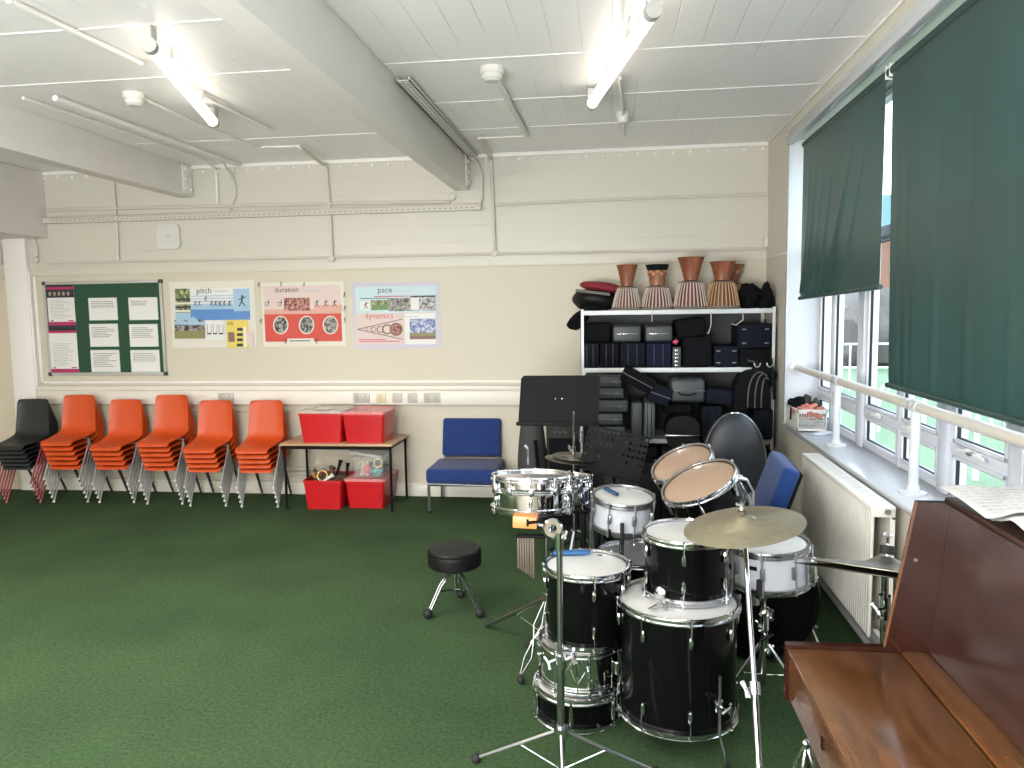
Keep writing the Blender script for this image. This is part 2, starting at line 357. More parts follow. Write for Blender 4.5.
# ------------------------------------------------------------------ windows
def zc(y): return 1.015
units = [(PX(817, 350, WX).y, PX(866, 400, WX).y), (PX(867, 400, WX).y, PX(943, 440, WX).y), (PX(955, 440, WX).y, 2.45), (2.40, 1.30), (1.2, .1)]
units[0] = (YE-.014, PX(859, 400, WX).y); units[1] = (units[0][1]-.085, PX(941, 440, WX).y); units[2] = (units[1][1]-.09, PX(1013, 440, WX).y)
units[3] = (units[2][1]-.06, units[2][1]-1.15); units[4] = (units[3][1]-.09, units[3][1]-1.2)
splits = [[PX(832, 350, WX).y-.02], [PX(899, 440, WX).y], [], [.5], [.5]]
for i, (ya, yb) in enumerate(units):
    m = MB(); z0, z1 = ZS+.001, 2.71; fw = .032; d0, d1 = WX, WX+.06
    m.box((d0, yb, z0), (d1, ya, z0+fw), .006); m.box((d0, yb, z1-fw), (d1, ya, z1), .006)
    m.box((d0, ya-fw, z0), (d1, ya, z1), .006); m.box((d0, yb, z0), (d1, yb+fw, z1), .006)
    if yb > .0: m.box((d0-.015, yb-.095, z0), (d1, yb-.001, z1), .004)
    sp = splits[i]; sp = [(ya+yb)/2 if s == .5 else s for s in sp]
    ys = [ya-fw]+sp+[yb+fw]
    for s in sp: m.box((d0-.006, s-.024, z0), (d1, s+.024, z1), .006)
    m.box((d0-.008, yb+.02, .962), (d1, ya-.02, 1.012), .006)
    m.box((d0-.008, yb+.02, 1.95), (d1, ya-.02, 2.01), .006)
    w = struct(m.build('window_%d' % (i+1), upvc))
    for a in range(len(ys)-1):
        ah = ys[a]-(0 if a == 0 else .024); bl = ys[a+1]+(0 if a == len(ys)-2 else .024)
        for (q0, q1) in ((z0+fw, .962), (1.012, 1.95)):
            # opening sash with dark seal
            if bl > ah-.08: continue
            s = MB(); w_ = .020
            s.box((d0-.004, bl, q0), (d0+.04, ah, q0+w_), .005); s.box((d0-.004, bl, q1-w_), (d0+.04, ah, q1), .005)
            s.box((d0-.004, bl, q0), (d0+.04, bl+w_, q1), .005); s.box((d0-.004, ah-w_, q0), (d0+.04, ah, q1), .005)
            s.build('sash', upvc, w)
            g = MB(); e = .004
            g.box((d0+.006, bl+w_, q0+w_), (d0+.02, bl+w_+e, q1-w_)); g.box((d0+.006, ah-w_-e, q0+w_), (d0+.02, ah-w_, q1-w_)); g.box((d0+.006, bl+w_, q0+w_), (d0+.02, ah-w_, q0+w_+e)); g.box((d0+.006, bl+w_, q1-w_-e), (d0+.02, ah-w_, q1-w_)); g.build('seal', blackr, w)
            p = MB(); p.quad((d0+.02, bl+w_, q0+w_), (d0+.02, ah-w_, q0+w_), (d0+.02, ah-w_, q1-w_), (d0+.02, bl+w_, q1-w_)); p.build('pane', glass, w)
    if i in (1, 2):
        for s in (ya-.3, yb+.3):
            h = MB(); h.cbox((d0-.03, s, 1.0), (.012, .14, .014), .004); h.cbox((d0-.018, s, 1.0), (.02, .04, .024), .004); h.build('handle', whitep, w)
m = MB(); m.box((WX+.0, YN, ZS), (WX+.06, units[4][1]-.01, 2.71)); struct(m.build('window_6', upvc))
# ------------------------------------------------------------------ outside
m = MB(); m.box((1.9, -20, -.35), (90, 90, -.25)); struct(m.build('ground', mat('pitch_green', (.115, .185, .10), .9, var=.25, vscale=.35)))
m = MB(); m.box((2.0, 4, -.25), (3.1, 22, -.235)); struct(m.build('path', mat('pale_paving', (.15, .15, .14), .9, var=.1)))
brick = mat('orange_brick', (.24, .13, .085), .9, var=.2, vscale=2)
def house(lo, hi, label, wm, rm, nx, nz):
    t = thing('house', label, 'building', ((lo[0]+hi[0])/2, (lo[1]+hi[1])/2, -.25))
    m = MB(); m.box(lo, hi); m.build('walls', wm, t, world=True)
    m = MB(); xa, xb, ya, yb = lo[0]-.4, hi[0]+.4, lo[1]-.4, hi[1]+.4; zm = hi[2]+2.0; ym = (ya+yb)/2
    m.add([(xa, ya, hi[2]), (xb, ya, hi[2]), (xb, yb, hi[2]), (xa, yb, hi[2]), (xa, ym, zm), (xb, ym, zm)], [[0, 1, 5, 4], [2, 3, 4, 5], [0, 4, 3], [1, 2, 5], [0, 3, 2, 1]]); m.build('roof', rm, t, world=True)
    for i in range(nx):
        for k in range(nz):
            x = lo[0]+(i+.5)*(hi[0]-lo[0])/nx; z = lo[2]+1.3+k*(hi[2]-lo[2]-.6)/nz
            w = MB(); w.cbox((x, lo[1]-.03, z+.3), (.9, .08, 1.2)); w = w.build('window', upvc, t, world=True)
            p = MB(); p.cbox((x, lo[1]-.08, z+.3), (.75, .04, 1.05)); p.build('pane', dgrey, w, world=False) if False else None
            q = MB(); q.v = []; q.cbox((x-t.location.x, lo[1]-.08-t.location.y, z+.3+.25), (.75, .04, 1.05)); q.build('pane', mat('house_glass', (.15, .2, .25), .1), w)
    return t
house((11, 34, -.25), (22, 42, 4.6), 'orange brick building with teal roof seen between the two blinds', brick, mat('teal_roof', (.03, .11, .11), .6), 6, 2)
house((24, 40, -.25), (40, 50, 5), 'pale rendered building behind the pitch, far right', mat('pale_render', (.14, .135, .12), .9), mat('slate_roof', (.05, .06, .07), .7), 6, 2)
t = thing('fence', 'white tubular railing along the far side of the pitch', 'fence', (6, 17, -.25))
m = MB()
for k in range(22): m.tube([(4.6+k*.4, 17, -.25), (4.6+k*.4, 17, .75)], .02, 6)
m.build('post', gloves, t, world=True); m = MB()
for z in (.75, .25): m.tube([(4.6, 17, z), (13, 17, z)], .025, 6)
m.build('rail', gloves, t, world=True)
t = thing('bicycle_rack', 'white hooped bicycle rack outside the window', 'rack', (4.2, 11.5, -.25))
for k in range(5):
    m = MB(); x = 3.8+k*.35; m.tube([(x, 11.5+k*.1, -.25)]+[(x+.3-.3*math.cos(a*PI/10), 11.5+k*.1, .25+.3*math.sin(a*PI/10)) for a in range(11)]+[(x+.6, 11.5+k*.1, -.25)], .022, 6); m.build('hoop', gloves, t, world=True)
t = thing('football_goal', 'small white goal with net on the green pitch', 'goal', (4.3, 7.9, -.25))
m = MB(); gx, gy = 3.75, 8.4
fr_ = [(gx, gy, -.25), (gx, gy, .62), (gx+1.3, gy-1.6, .62), (gx+1.3, gy-1.6, -.25)]
m.tube(fr_, .035, 8); m.tube([(gx, gy, .62), (gx+.3, gy+.3, .5), (gx+.75, gy+.6, -.25)], .02, 6); m.tube([(gx+1.3, gy-1.6, .62), (gx+1.6, gy-1.3, .5), (gx+2.05, gy-1.0, -.25)], .02, 6); m.build('frame', gloves, t, world=True)
m = MB()
for k in range(21):
    s = k/20; m.tube([(gx+1.3*s+.02, gy-1.6*s+.02, .62), (gx+.3+1.3*s, gy+.3-1.6*s, .5), (gx+.75+1.3*s, gy+.6-1.6*s, -.25)], .004, 4)
for k in range(9):
    s = k/8; a = Vector((gx+.3, gy+.3, .5)).lerp(Vector((gx+.75, gy+.6, -.25)), s); m.tube([a, a+Vector((1.3, -1.6, 0))], .004, 4)
m.build('net', whitep, t, world=True)
for i, (x, y, r_b) in enumerate(((7.4, 24, 1.3), (10.6, 25, 1.3), (14.2, 26, 1.4))):
    m = MB(); m.blob((x, y, .8), (r_b, r_b, 1.2), i+3, .35, 3); tag(m.build('bush', mat('bush_leaf', (.11, .10, .09), .9, var=.5, vscale=4)), ['grey brown bush left of the others beyond the pitch', 'grey brown bush in the middle beyond the pitch', 'grey brown bush right of the others beyond the pitch'][i], 'bush')
m = MB(); m.box((6.5, 29, -.25), (24, 29.1, 1.5)); tag(m.build('garden_wall', mat('blue_grey_hoarding', (.09, .12, .17), .8, var=.2)), 'blue grey boundary wall beyond the pitch', 'wall')
# ------------------------------------------------------------------ blinds
def blind(name, label, ya, yb, zt, zb, x, waves, skew=0, dz=0):
    t = thing(name, label, 'blind', (x, (ya+yb)/2, zt))
    G = []; n = 90; k = 46
    for j in range(k+1):
        v = j/k; row = []
        for i in range(n+1):
            s = i/n; w = v**1.6*(1 if v < .985 else .25)
            y = ya+(yb-ya)*s; y += skew*v*(1-s)*(-1)
            d = 0
            for (c0, c1, wd, am) in waves:
                cc = c0+(c1-c0)*v; d += 1.9*am*math.exp(-((s-cc)/wd)**2)*w
            row.append((x-d, y, zt+(zb-zt)*v+dz*v*s))
        G.append(row)
    MB().grid(G).build('cloth', blind_m, t, ang=80, world=True)
    m = MB(); m.tube([(x+.015, ya+.02, zt), (x+.015, yb-.02, zt)], .024, 14); m.build('roller_tube', mat('dark_blind_tube', (.02, .05, .045), .5), t, world=True)
    m = MB(); m.tube([(x-.001, ya+.01-skew, zb-.010), (x-.001, yb-.01, zb-.010+dz)], .013, 10); m.build('bottom_bar', mat('bar_green', (.025, .06, .052), .35), t, world=True)
    for s in (ya+.015, yb-.015):
        m = MB(); m.cbox((x+.015, s, zt), (.05, .006, .06), .002); m.build('bracket', whitep, t, world=True)
    return t
blind('roller_blind', 'shorter green roller blind with creased hem over the far window', 5.35, 3.815, 2.645, 1.652, 1.245, [(.03, .06, .02, .007), (.12, .08, .03, .014), (.22, .12, .02, .014), (.35, .2, .022, .012), (.75, .42, .022, .02), (.5, .3, .018, .012), (.9, .60, .016, .010)], dz=.035)
blind('roller_blind', 'longer dark green roller blind covering the near window', 3.735, 1.75, 2.645, 1.240, 1.245, [(.03, .05, .012, .004), (.09, .10, .010, .004), (.15, .145, .009, .003), (.27, .25, .010, .004), (.40, .40, .010, .003), (.55, .56, .012, .003), (.8, .8, .012, .003)], skew=.075)
# ------------------------------------------------------------------ radiator, rail
y0, y1 = 4.48, 3.30
t = thing('radiator', 'cream ribbed panel radiator below the window sill', 'radiator', (1.13, 3.87, .1))
G = []; n = 160
for (z) in (.185, .20, .72, .735):
    row = []
    for i in range(n*2+1):
        s = i/(n*2); y = y0+(y1-y0)*s; ph = (i % 8)/8
        x = 1.082+(.008 if 2 <= (i % 8) <= 5 else 0)*(1 if .19 < z < .73 else .2); row.append((x, y, z))
    G.append(row)
MB().grid(G, .004).build('front_panel', radm, t, world=True)
m = MB(); m.box((1.15, y1, .19), (1.158, y0, .73)); m.build('rear_panel', radm, t, world=True)
m = MB(); m.box((1.07, y1-.005, .734), (1.17, y0+.005, .757), .006); m.build('top_grille', radm, t, world=True)
m = MB()
for i in range(37): yy = y1+.03+i*.03; m.box((1.10, yy, .7572), (1.145, yy+.006, .7578))
m.build('grille_slots', mat('grille_shade', (.45, .44, .40), .6), t, world=True)
for yy in (y1-.004, y0+.001):
    m = MB(); m.box((1.072, yy, .71), (1.168, yy+.003, .75), .001); m.box((1.072, yy, .19), (1.082, yy+.003, .70)); m.box((1.158, yy, .19), (1.168, yy+.003, .70)); m.build('end_cover', radm, t, world=True)
m = MB(); m.lathe([(.012, 0), (.012, .012), (0, .013)], 10, Matrix.Translation((1.135, y1-.004, .735)) @ Matrix.Rotation(PI/2, 4, 'X')); m.build('bleed_valve', steel, t, world=True)
m = MB(); m.tube([(1.12, y1+.04, .2), (1.12, y1-.03, .2), (1.12, y1-.04, 0)], .01); m.tube([(1.12, y0-.04, .2), (1.12, y0+.03, .2), (1.12, y0+.04, 0)], .01); m.build('pipe', radm, t, world=True)
t = thing('guard_rail', 'white tubular rail on posts standing along the window sill', 'rail', (1.30, 3.5, ZS))
zr = 1.157; rx = 1.295
m = MB(); m.tube([(rx, YE-.02, zr), (rx, .6, zr)], .023, 14); m.build('handrail', mat('rail_cream', (.66, .62, .55), .35), t, world=True)
m = MB(); m.lathe([(.055, 0), (.055, .008), (.03, .014), (.026, .03)], 20, Matrix.Translation((rx, YE-.013, zr)) @ Matrix.Rotation(PI/2, 4, 'X')); m.build('wall_flange', gloves, t, world=True)
for yy in (PX(836, 440, rx).y, PX(913, 485, rx).y, 2.1, .9):
    m = MB(); m.tube([(rx, yy, ZS+.01), (rx, yy, zr)], .021, 14); m = m.build('post', gloves, t, world=True)
    q = MB(); q.lathe([(.058, 0), (.058, .008), (.03, .016), (.024, .04)], 20, Matrix.Translation((rx-t.location.x, yy-t.location.y, 0))); q.build('base_flange', gloves, m)
    q = MB(); q.sphere((rx-t.location.x, yy-t.location.y, zr-ZS), .030, 16); q.tube([(rx-t.location.x, yy-t.location.y-.045, zr-ZS), (rx-t.location.x, yy-t.location.y+.045, zr-ZS)], .0275, 14); q.build('collar', gloves, m)
# ------------------------------------------------------------------ basket on sill
bl_, bh_ = Vector((1.192, 5.12, ZS+.001)), Vector((1.375, 5.46, ZS+.14))
t = thing('storage_basket', 'white lattice plastic basket of soft things on the window sill', 'basket', (1.285, 5.29, ZS+.001))
m = MB()
m.box(bl_, (bh_.x, bh_.y, bl_.z+.006)); 
for z in (bl_.z, bh_.z-.02):
    for (a, b) in (((bl_.x, bl_.y), (bh_.x, bl_.y+.006)), ((bl_.x, bh_.y-.006), (bh_.x, bh_.y)), ((bl_.x, bl_.y), (bl_.x+.006, bh_.y)), ((bh_.x-.006, bl_.y), (bh_.x, bh_.y))):
        m.box((a[0], a[1], z), (b[0], b[1], z+.022))
for z in (.030, .050, .070, .090):
    m.box((bl_.x, bl_.y+.001, bl_.z+z), (bh_.x, bl_.y+.005, bl_.z+z+.0045)); m.box((bl_.x+.001, bl_.y, bl_.z+z), (bl_.x+.005, bh_.y, bl_.z+z+.0045))
for k in range(12): x = bl_.x+.005+k*.0155; m.box((x, bl_.y+.001, bl_.z), (x+.004, bl_.y+.005, bh_.z))
for k in range(26): y = bl_.y+.005+k*.0138; m.box((bl_.x+.001, y, bl_.z), (bl_.x+.005, y+.006, bh_.z))
m.box((bh_.x-.005, bl_.y, bl_.z), (bh_.x-.001, bh_.y, bh_.z)); m.box((bl_.x, bh_.y-.005, bl_.z), (bh_.x, bh_.y-.001, bh_.z))
m.build('lattice', whitep, t, world=True)
m = MB(); m.box((bl_.x-.008, bl_.y-.008, bh_.z-.004), (bl_.x+.006, bh_.y+.008, bh_.z+.006), .003); m.box((bh_.x-.006, bl_.y-.008, bh_.z-.004), (bh_.x+.008, bh_.y+.008, bh_.z+.006), .003)
m.box((bl_.x-.008, bl_.y-.008, bh_.z-.004), (bh_.x+.008, bl_.y+.006, bh_.z+.006), .003); m.box((bl_.x-.008, bh_.y-.006, bh_.z-.004), (bh_.x+.008, bh_.y+.008, bh_.z+.006), .003); m.build('rim', whitep, t, world=True)
for (c, r, s, mm, lab) in (((1.238, 5.32, ZS+.135), (.05, .07, .06), 1, blackf, 'black bundled cloth at the left of the basket'), ((1.295, 5.37, ZS+.135), (.06, .06, .055), 5, mat('dark_cloth', (.03, .03, .032), .8), 'charcoal bundle at the back of the basket'), ((1.285, 5.20, ZS+.12), (.07, .06, .055), 2, mat('peach_cloth', (.48, .17, .12), .7, var=.4, vscale=40), 'pinkish orange cloth in the front of the basket'), ((1.335, 5.27, ZS+.13), (.03, .07, .06), 4, mat('olive_cloth', (.05, .07, .05), .7), 'dark olive cloth at the right of the basket')):
    m = MB(); m.blob(c, r, s, .9, 3); tag(m.build('cloth_bundle', mm), lab, 'cloth')
m = MB(); m.tube([(1.225, 5.29, ZS+.17), (1.183, 5.27, ZS+.14), (1.180, 5.27, ZS+.06)], .006, 6); tag(m.build('strap', blackf), 'thin black strap hanging over the basket side', 'strap')
m = MB()
for k in range(5): m.tube([(1.30+.045*math.cos(a*.6+k)+.01*k, 5.02+.035*math.sin(a*.6+k), ZS+.004+.003*k) for a in range(11)], .0025, 5)
tag(m.build('coiled_wire', mat('pale_wire', (.65, .7, .75), .4)), 'pale coiled wire lying on the sill in front of the basket', 'wire')
# ------------------------------------------------------------------ trunking, sockets, pipes
m = MB(); m.box((-5.19, D-.05, .80), (-.15, D-.001, .915), .004); m.box((-5.19, D-.062, .922), (-.15, D-.001, .966), .010); m.box((-5.19, D-.045, .9145), (-.15, D-.001, .9225))
tag(m.build('cable_trunking', creamp), 'long cream dado cable trunking across the back wall', 'trunking')
def socket(px, kind, label):
    p = PY(px, 395); x = p.x; z = .860; w = {'double': .142, 'single': .082}[kind]
    t = thing('wall_socket', label, 'socket', (x, D-.05, z))
    m = MB(); m.box((-w/2, -.012, -.041), (w/2, 0, .041), .004); m.build('faceplate', mat('socket_white', (.48, .46, .41), .35) if 'cream' not in label else mat('socket_cream', (.66, .57, .38), .35), t)
    if 'plain' in label: return
    m = MB()
    for sx in ((-1, 1) if kind == 'double' else (0,)):
        cx = sx*w*.25
        m.cbox((cx, -.0125, .012), (.006, .002, .012)); m.cbox((cx-.012, -.0125, -.008), (.008, .002, .005)); m.cbox((cx+.012, -.0125, -.008), (.008, .002, .005)); m.cbox((cx+.0, -.0125, -.026), (.014, .002, .004))
    m.build('slot', dgrey, t)
socket(229, 'double', 'double power socket above the fourth and fifth orange stacks'); socket(363.5, 'double', 'double power socket with dark indicator above the red boxes'); socket(383, 'single', 'cream data outlet beside the double socket above the red boxes')
socket(399, 'single', 'plain blank plate left of the pair near the blue chair'); socket(414, 'single', 'plain blank plate next to the rightmost double socket'); socket(433.5, 'double', 'rightmost double socket on the trunking, by the blue chair')
def pipe(name, pts, r, label, mm=pipep, cat='pipe', n=8, brk=None):
    m = MB(); m.tube(pts, r, n); o = tag(m.build(name, mm), label, cat); return o
W = D-.02
def WP(x, y): p = PY(x, y, W); return (p.x, p.y, p.z)
pipe('conduit', [(-5.0, W, 2.068), (XR-.02, W, 2.045)], .011, 'thin horizontal conduit running the full back wall above the posters')
pipe('conduit', [(-4.98, W, 2.535), (-2.2, W, 2.505), (-1.33, W, 2.487)], .014, 'upper horizontal conduit above the cable tray on the left')
pipe('conduit', [WP(497, 205), WP(600, 200), WP(770, 194)], .012, 'horizontal conduit on the upper wall right of the ceiling beam')
def cz(x, y, z=H-.02): p = PZ(x, y, z); return (p.x, p.y, p.z)
pipe('conduit', [WP(118, 255), WP(117, 225), WP(114, 190), WP(113, 180)], .010, 'vertical conduit above the notice board')
pipe('conduit', [WP(332, 256), WP(330, 210), WP(326, 163), (PY(326, 162).x, D-.04, H-.05), cz(300, 148)], .013, 'vertical conduit between the red and blue posters bending onto the ceiling')
pipe('conduit', [WP(495, 252), WP(493, 205), WP(491, 156), (PY(491, 152).x, D-.04, H-.05), cz(479, 138)], .013, 'vertical conduit right of the long ceiling beam')
pipe('conduit', [WP(37, 256), WP(36, 245), WP(33, 238)], .014, 'short conduit under the left bulkhead')
pipe('conduit', [WP(768, 195), WP(768, 238)], .010, 'short vertical conduit in the back right corner')
m = MB(); c = PY(767, 242, D-.02); m.cbox(c, (.05, .04, .08), .005); tag(m.build('junction_box', pipep), 'small junction box in the back right corner', 'junction box')
for (x, y, lab) in ((118, 258, 'small round junction box above the notice board'), (332, 259, 'small round junction box above the red poster'), (495, 253, 'small round junction box below the conduit right of the beam'), (453, 197, 'round disc junction box at the end of the beam'), (37, 260, 'small round junction box beside the left post')):
    c = PY(x, y, D); m = MB(); m.lathe([(.03, 0), (.03, .03), (.02, .036), (0, .037)], 14, Matrix.Translation(c) @ Matrix.Rotation(PI/2, 4, 'X')); tag(m.build('junction_box', pipep), lab, 'junction box')
# cable trays
t = thing('cable_tray', 'long perforated cable tray across the upper back wall', 'cable tray', (-3.2, D, 2.44))
xa, xb = -5.02, PY(482, 211).x
m = MB(); m.box((xa, D-.05, 2.415), (xb, D-.042, 2.465)); m.box((xa, D-.05, 2.463), (xb, D-.001, 2.468)); m.box((xa, D-.05, 2.412), (xb, D-.001, 2.417)); m.build('tray', pipep, t, world=True)
m = MB()
k = 0
while xa+.1+k*.045 < xb-.05:
    x = xa+.1+k*.045; m.cbox((x, D-.0505, 2.432), (.022, .002, .007)); m.cbox((x+.015, D-.0505, 2.450), (.022, .002, .007)); k += 1
m.build('slots', mat('slot_shade', (.30, .28, .24), .8), t, world=True)
m = MB(); m.tube([(xa, D-.057, 2.455), (xb, D-.057, 2.45)], .005, 6); m.build('cable', pipep, t, world=True)
def ctray(xa, ya, yb, label):
    t = thing('cable_tray', label, 'cable tray', (xa, (ya+yb)/2, H-.03))
    m = MB(); m.box((xa-.035, ya, H-.035), (xa+.035, yb, H-.029)); m.box((xa-.035, ya, H-.035), (xa-.031, yb, H-.012)); m.box((xa+.031, ya, H-.035), (xa+.035, yb, H-.012)); m.build('tray', ceilp, t, world=True)
    m = MB(); k = 0
    while ya+.05+k*.05 < yb-.03:
        m.cbox((xa-.012, ya+.05+k*.05, H-.0357), (.007, .028, .001)); m.cbox((xa+.012, ya+.07+k*.05, H-.0357), (.007, .028, .001)); k += 1
    m.build('slots', mat('slot_shade2', (.30, .29, .27), .8), t, world=True)
    return t
a = PZ(403, 80, H-.03); ctray(a.x, a.y, D-.06, 'perforated cable tray on the ceiling beside the middle beam')
pipe('cable', [(a.x, D-.1, H-.05), (a.x+.03, D-.05, H-.08), WP(482, 175), WP(482, 200), WP(474, 208)], .012, 'looped cable dropping from the ceiling tray at the middle beam', cat='cable')
a = PZ(55, 98, H-.03); b = PZ(205, 152, H-.03)
pipe('cable_tray', [(a.x, a.y, H-.03), (b.x, D-.1, H-.03)], .018, 'slim tray of cables on the ceiling above the left beam', ceilp, 'cable tray')
a = PZ(23, 98, H-.02); pipe('conduit', [cz(23, 98), cz(120, 130), cz(205, 160), WP(216, 170), WP(218, 203)], .010, 'conduit close along the left beam dropping onto the back wall', ceilp)
pipe('cable', [cz(222, 160), WP(234, 180), WP(236, 195), WP(228, 213), WP(218, 219)], .008, 'curved loose cable right of the left beam end', cat='cable')
pipe('conduit', [cz(8, 0), cz(75, 32), cz(141, 63)], .014, 'ceiling conduit leading to the left lamp', ceilp)
pipe('conduit', [cz(146, 100), cz(200, 125), cz(262, 149)], .010, 'ceiling conduit running from the left smoke detector', ceilp)
pipe('conduit', [cz(200, 93), cz(240, 115), cz(272, 130)], .012, 'short ceiling conduit right of the left lamp', ceilp)
pipe('conduit', [cz(262, 147), cz(300, 146)], .008, 'short cross conduit near the back of the left ceiling bay', ceilp)
pipe('conduit', [cz(497, 80), cz(514, 112), cz(527, 136)], .018, 'white ceiling conduit from the middle smoke detector', ceilp)
pipe('conduit', [cz(527, 136), cz(479, 138)], .007, 'thin cross conduit in the middle ceiling bay', ceilp)
pipe('conduit', [cz(624, 40), cz(626, 15), cz(628, -10)], .012, 'ceiling conduit feeding the right lamp', ceilp)
pipe('conduit', [cz(620, 78), cz(623, 115), cz(624, 135)], .010, 'ceiling conduit between right lamp and detector', ceilp)
# detectors
def detector(px, py, R, label):
    c = PZ(px, py, H-.03); t = thing('smoke_detector', label, 'detector', (c.x, c.y, H))
    m = MB(); m.lathe([(R, 0), (R, -.03), (R*.93, -.034)], 20); m.build('base', whitep, t)
    m = MB(); m.lathe([(R*.85, -.03), (R*.85, -.055), (R*.6, -.07), (0, -.072)], 20); m.build('sensor_head', whitep, t)
detector(134, 99, .06, 'smoke detector on the ceiling left of the left lamp'); detector(492, 74, .065, 'smoke detector in the middle ceiling bay'); detector(623, 117, .045, 'small detector on the ceiling behind the right lamp')
# wireless box
c = PY(170, 237, D); t = thing('wireless_router', 'white rounded square wireless box on the upper back wall', 'router', c)
m = MB(); m.prism([(sx*.065+.04*math.cos(math.radians(a0+q*15)), sy*.065+.04*math.sin(math.radians(a0+q*15))) for sx, sy, a0 in ((1, 1, 0), (-1, 1, 90), (-1, -1, 180), (1, -1, 270)) for q in range(7)], -.035, 0, 'y'); m.build('cover', whitep, t)
m = MB(); m.cbox((0, -.0355, .0), (.04, .001, .004)); m.build('status_mark', ink, t)
c = PY(0, 255, D); t = thing('wall_speaker', 'white square fitting with round centre at the far left edge', 'speaker', c)
m = MB(); m.box((-.09, -.05, -.09), (.04, 0, .09), .01); m.build('case', whitep, t); m = MB(); m.lathe([(.03, 0), (.03, .01), (.015, .012), (0, .008)], 16, Matrix.Translation((0, -.05, -.02)) @ Matrix.Rotation(PI/2, 4, 'X')); m.build('cone', steel, t)
# lamps
def lamp(a, b, label, zd=2.76):
    a = Vector(a); b = Vector(b); c = (a+b)/2; t = thing('fluorescent_lamp', label, 'ceiling lamp', c)
    a -= c; b -= c; d = (b-a).normalized()
    m = MB(); m.tube([a+d*.03, b-d*.03], .029, 16); m.build('tube', tube_m, t)
    m = MB(); up = Vector((0, 0, .034)); m.tube([a+d*.03+up, b-d*.03+up], .008, 8); m.build('batten', whitep, t)
    for p in (a, b-d*.05):
        m = MB(); m.tube([p, p+d*.05], .034, 14); m.cbox(p+d*.025+Vector((0, 0, .055)), (.05, .05, .06), .008); m.build('end_cap', mat('lamp_cap_grey', (.45, .45, .43), .4), t)
    for s in (.25, .75):
        p = a.lerp(b, s); m = MB(); m.tube([p+Vector((0, 0, .05)), p+Vector((0, 0, H-c.z-.002))], .02, 8); m.build('mount', ceilp, t)
la = PZ(148, 44, 2.77); lb = PZ(214, 123, 2.77); lamp(la, lb, 'lit fluorescent tube lamp left of the middle ceiling beam')
la = PZ(654, 9, 2.77); lb = PZ(591, 105, 2.77); lamp(la, lb, 'lit fluorescent tube lamp right of the middle ceiling beam')
lamp((-2.1, -1.9, 2.77), (-2.3, -.5, 2.77), 'fluorescent tube lamp behind the camera on the left'); lamp((.1, -1.9, 2.77), (-.1, -.5, 2.77), 'fluorescent tube lamp behind the camera on the right'); lamp((-5, 1.2, 2.24), (-5.2, 2.6, 2.24), 'fluorescent tube lamp on the left bulkhead') if False else None
lamp((-4.4, .9, 2.77), (-4.5, 2.3, 2.77), 'fluorescent tube lamp in the left ceiling bay, off to the left')
# heating pipes on back wall behind chairs
pipe('heating_pipe', [(-5.18, D-.05, .235), (-2.5, D-.05, .235)], .012, 'upper cream heating pipe low on the wall behind the chairs'); pipe('heating_pipe', [(-5.18, D-.05, .195), (-2.5, D-.05, .195)], .012, 'lower cream heating pipe low on the wall behind the chairs')
pipe('cable', [(-4.1, D-.02, .745), (-2.6, D-.02, .738), (-2.5, D-.02, .80)], .006, 'thin cable under the trunking behind the orange chairs', cat='cable')
# ------------------------------------------------------------------ notice board + papers
def lines(m, x0, x1, z1, z0, n, y, seed=0, h=.35, k=1):
    R = random.Random(seed); m.k = k; dz = (z1-z0)/n
    for i in range(n):
        zc_ = z1-(i+.5)*dz; xe = x0+(x1-x0)*R.uniform(.55, 1); x = x0
        while x < xe-.004:
            w = R.uniform(.008, .03); e = min(x+w, xe); m.quad((x, y, zc_-dz*h/2), (e, y, zc_-dz*h/2), (e, y, zc_+dz*h/2), (x, y, zc_+dz*h/2)); x = e+.005
    m.k = 0
TL, BR = PY(44, 282, D), PY(165, 376, D)
bx0, bx1, bz0, bz1 = -5.075, -3.93, 1.06, 1.90
t = thing('notice_board', 'green felt notice board in an aluminium frame on the back wall', 'notice board', ((bx0+bx1)/2, D, bz0))
m = MB(); m.box((bx0+.02, D-.018, bz0+.02), (bx1-.02, D-.006, bz1-.02)); m.build('felt_panel', gfelt, t, world=True)
m = MB()
for (a, b) in (((bx0, bz0), (bx1, bz0+.025)), ((bx0, bz1-.025), (bx1, bz1)), ((bx0, bz0), (bx0+.025, bz1)), ((bx1-.025, bz0), (bx1, bz1))): m.box((a[0], D-.026, a[1]), (b[0], D-.001, b[1]), .004)
m.build('frame', alum, t, world=True)
for cx, czz in ((bx0, bz0), (bx1, bz0), (bx0, bz1), (bx1, bz1)):
    m = MB(); m.cbox((cx+(.012 if cx < -4.5 else -.012), D-.015, czz+(.012 if czz < 1.5 else -.012)), (.034, .034, .034), .008); m.build('corner_cap', dgrey, t, world=True)
YB = D-.0185
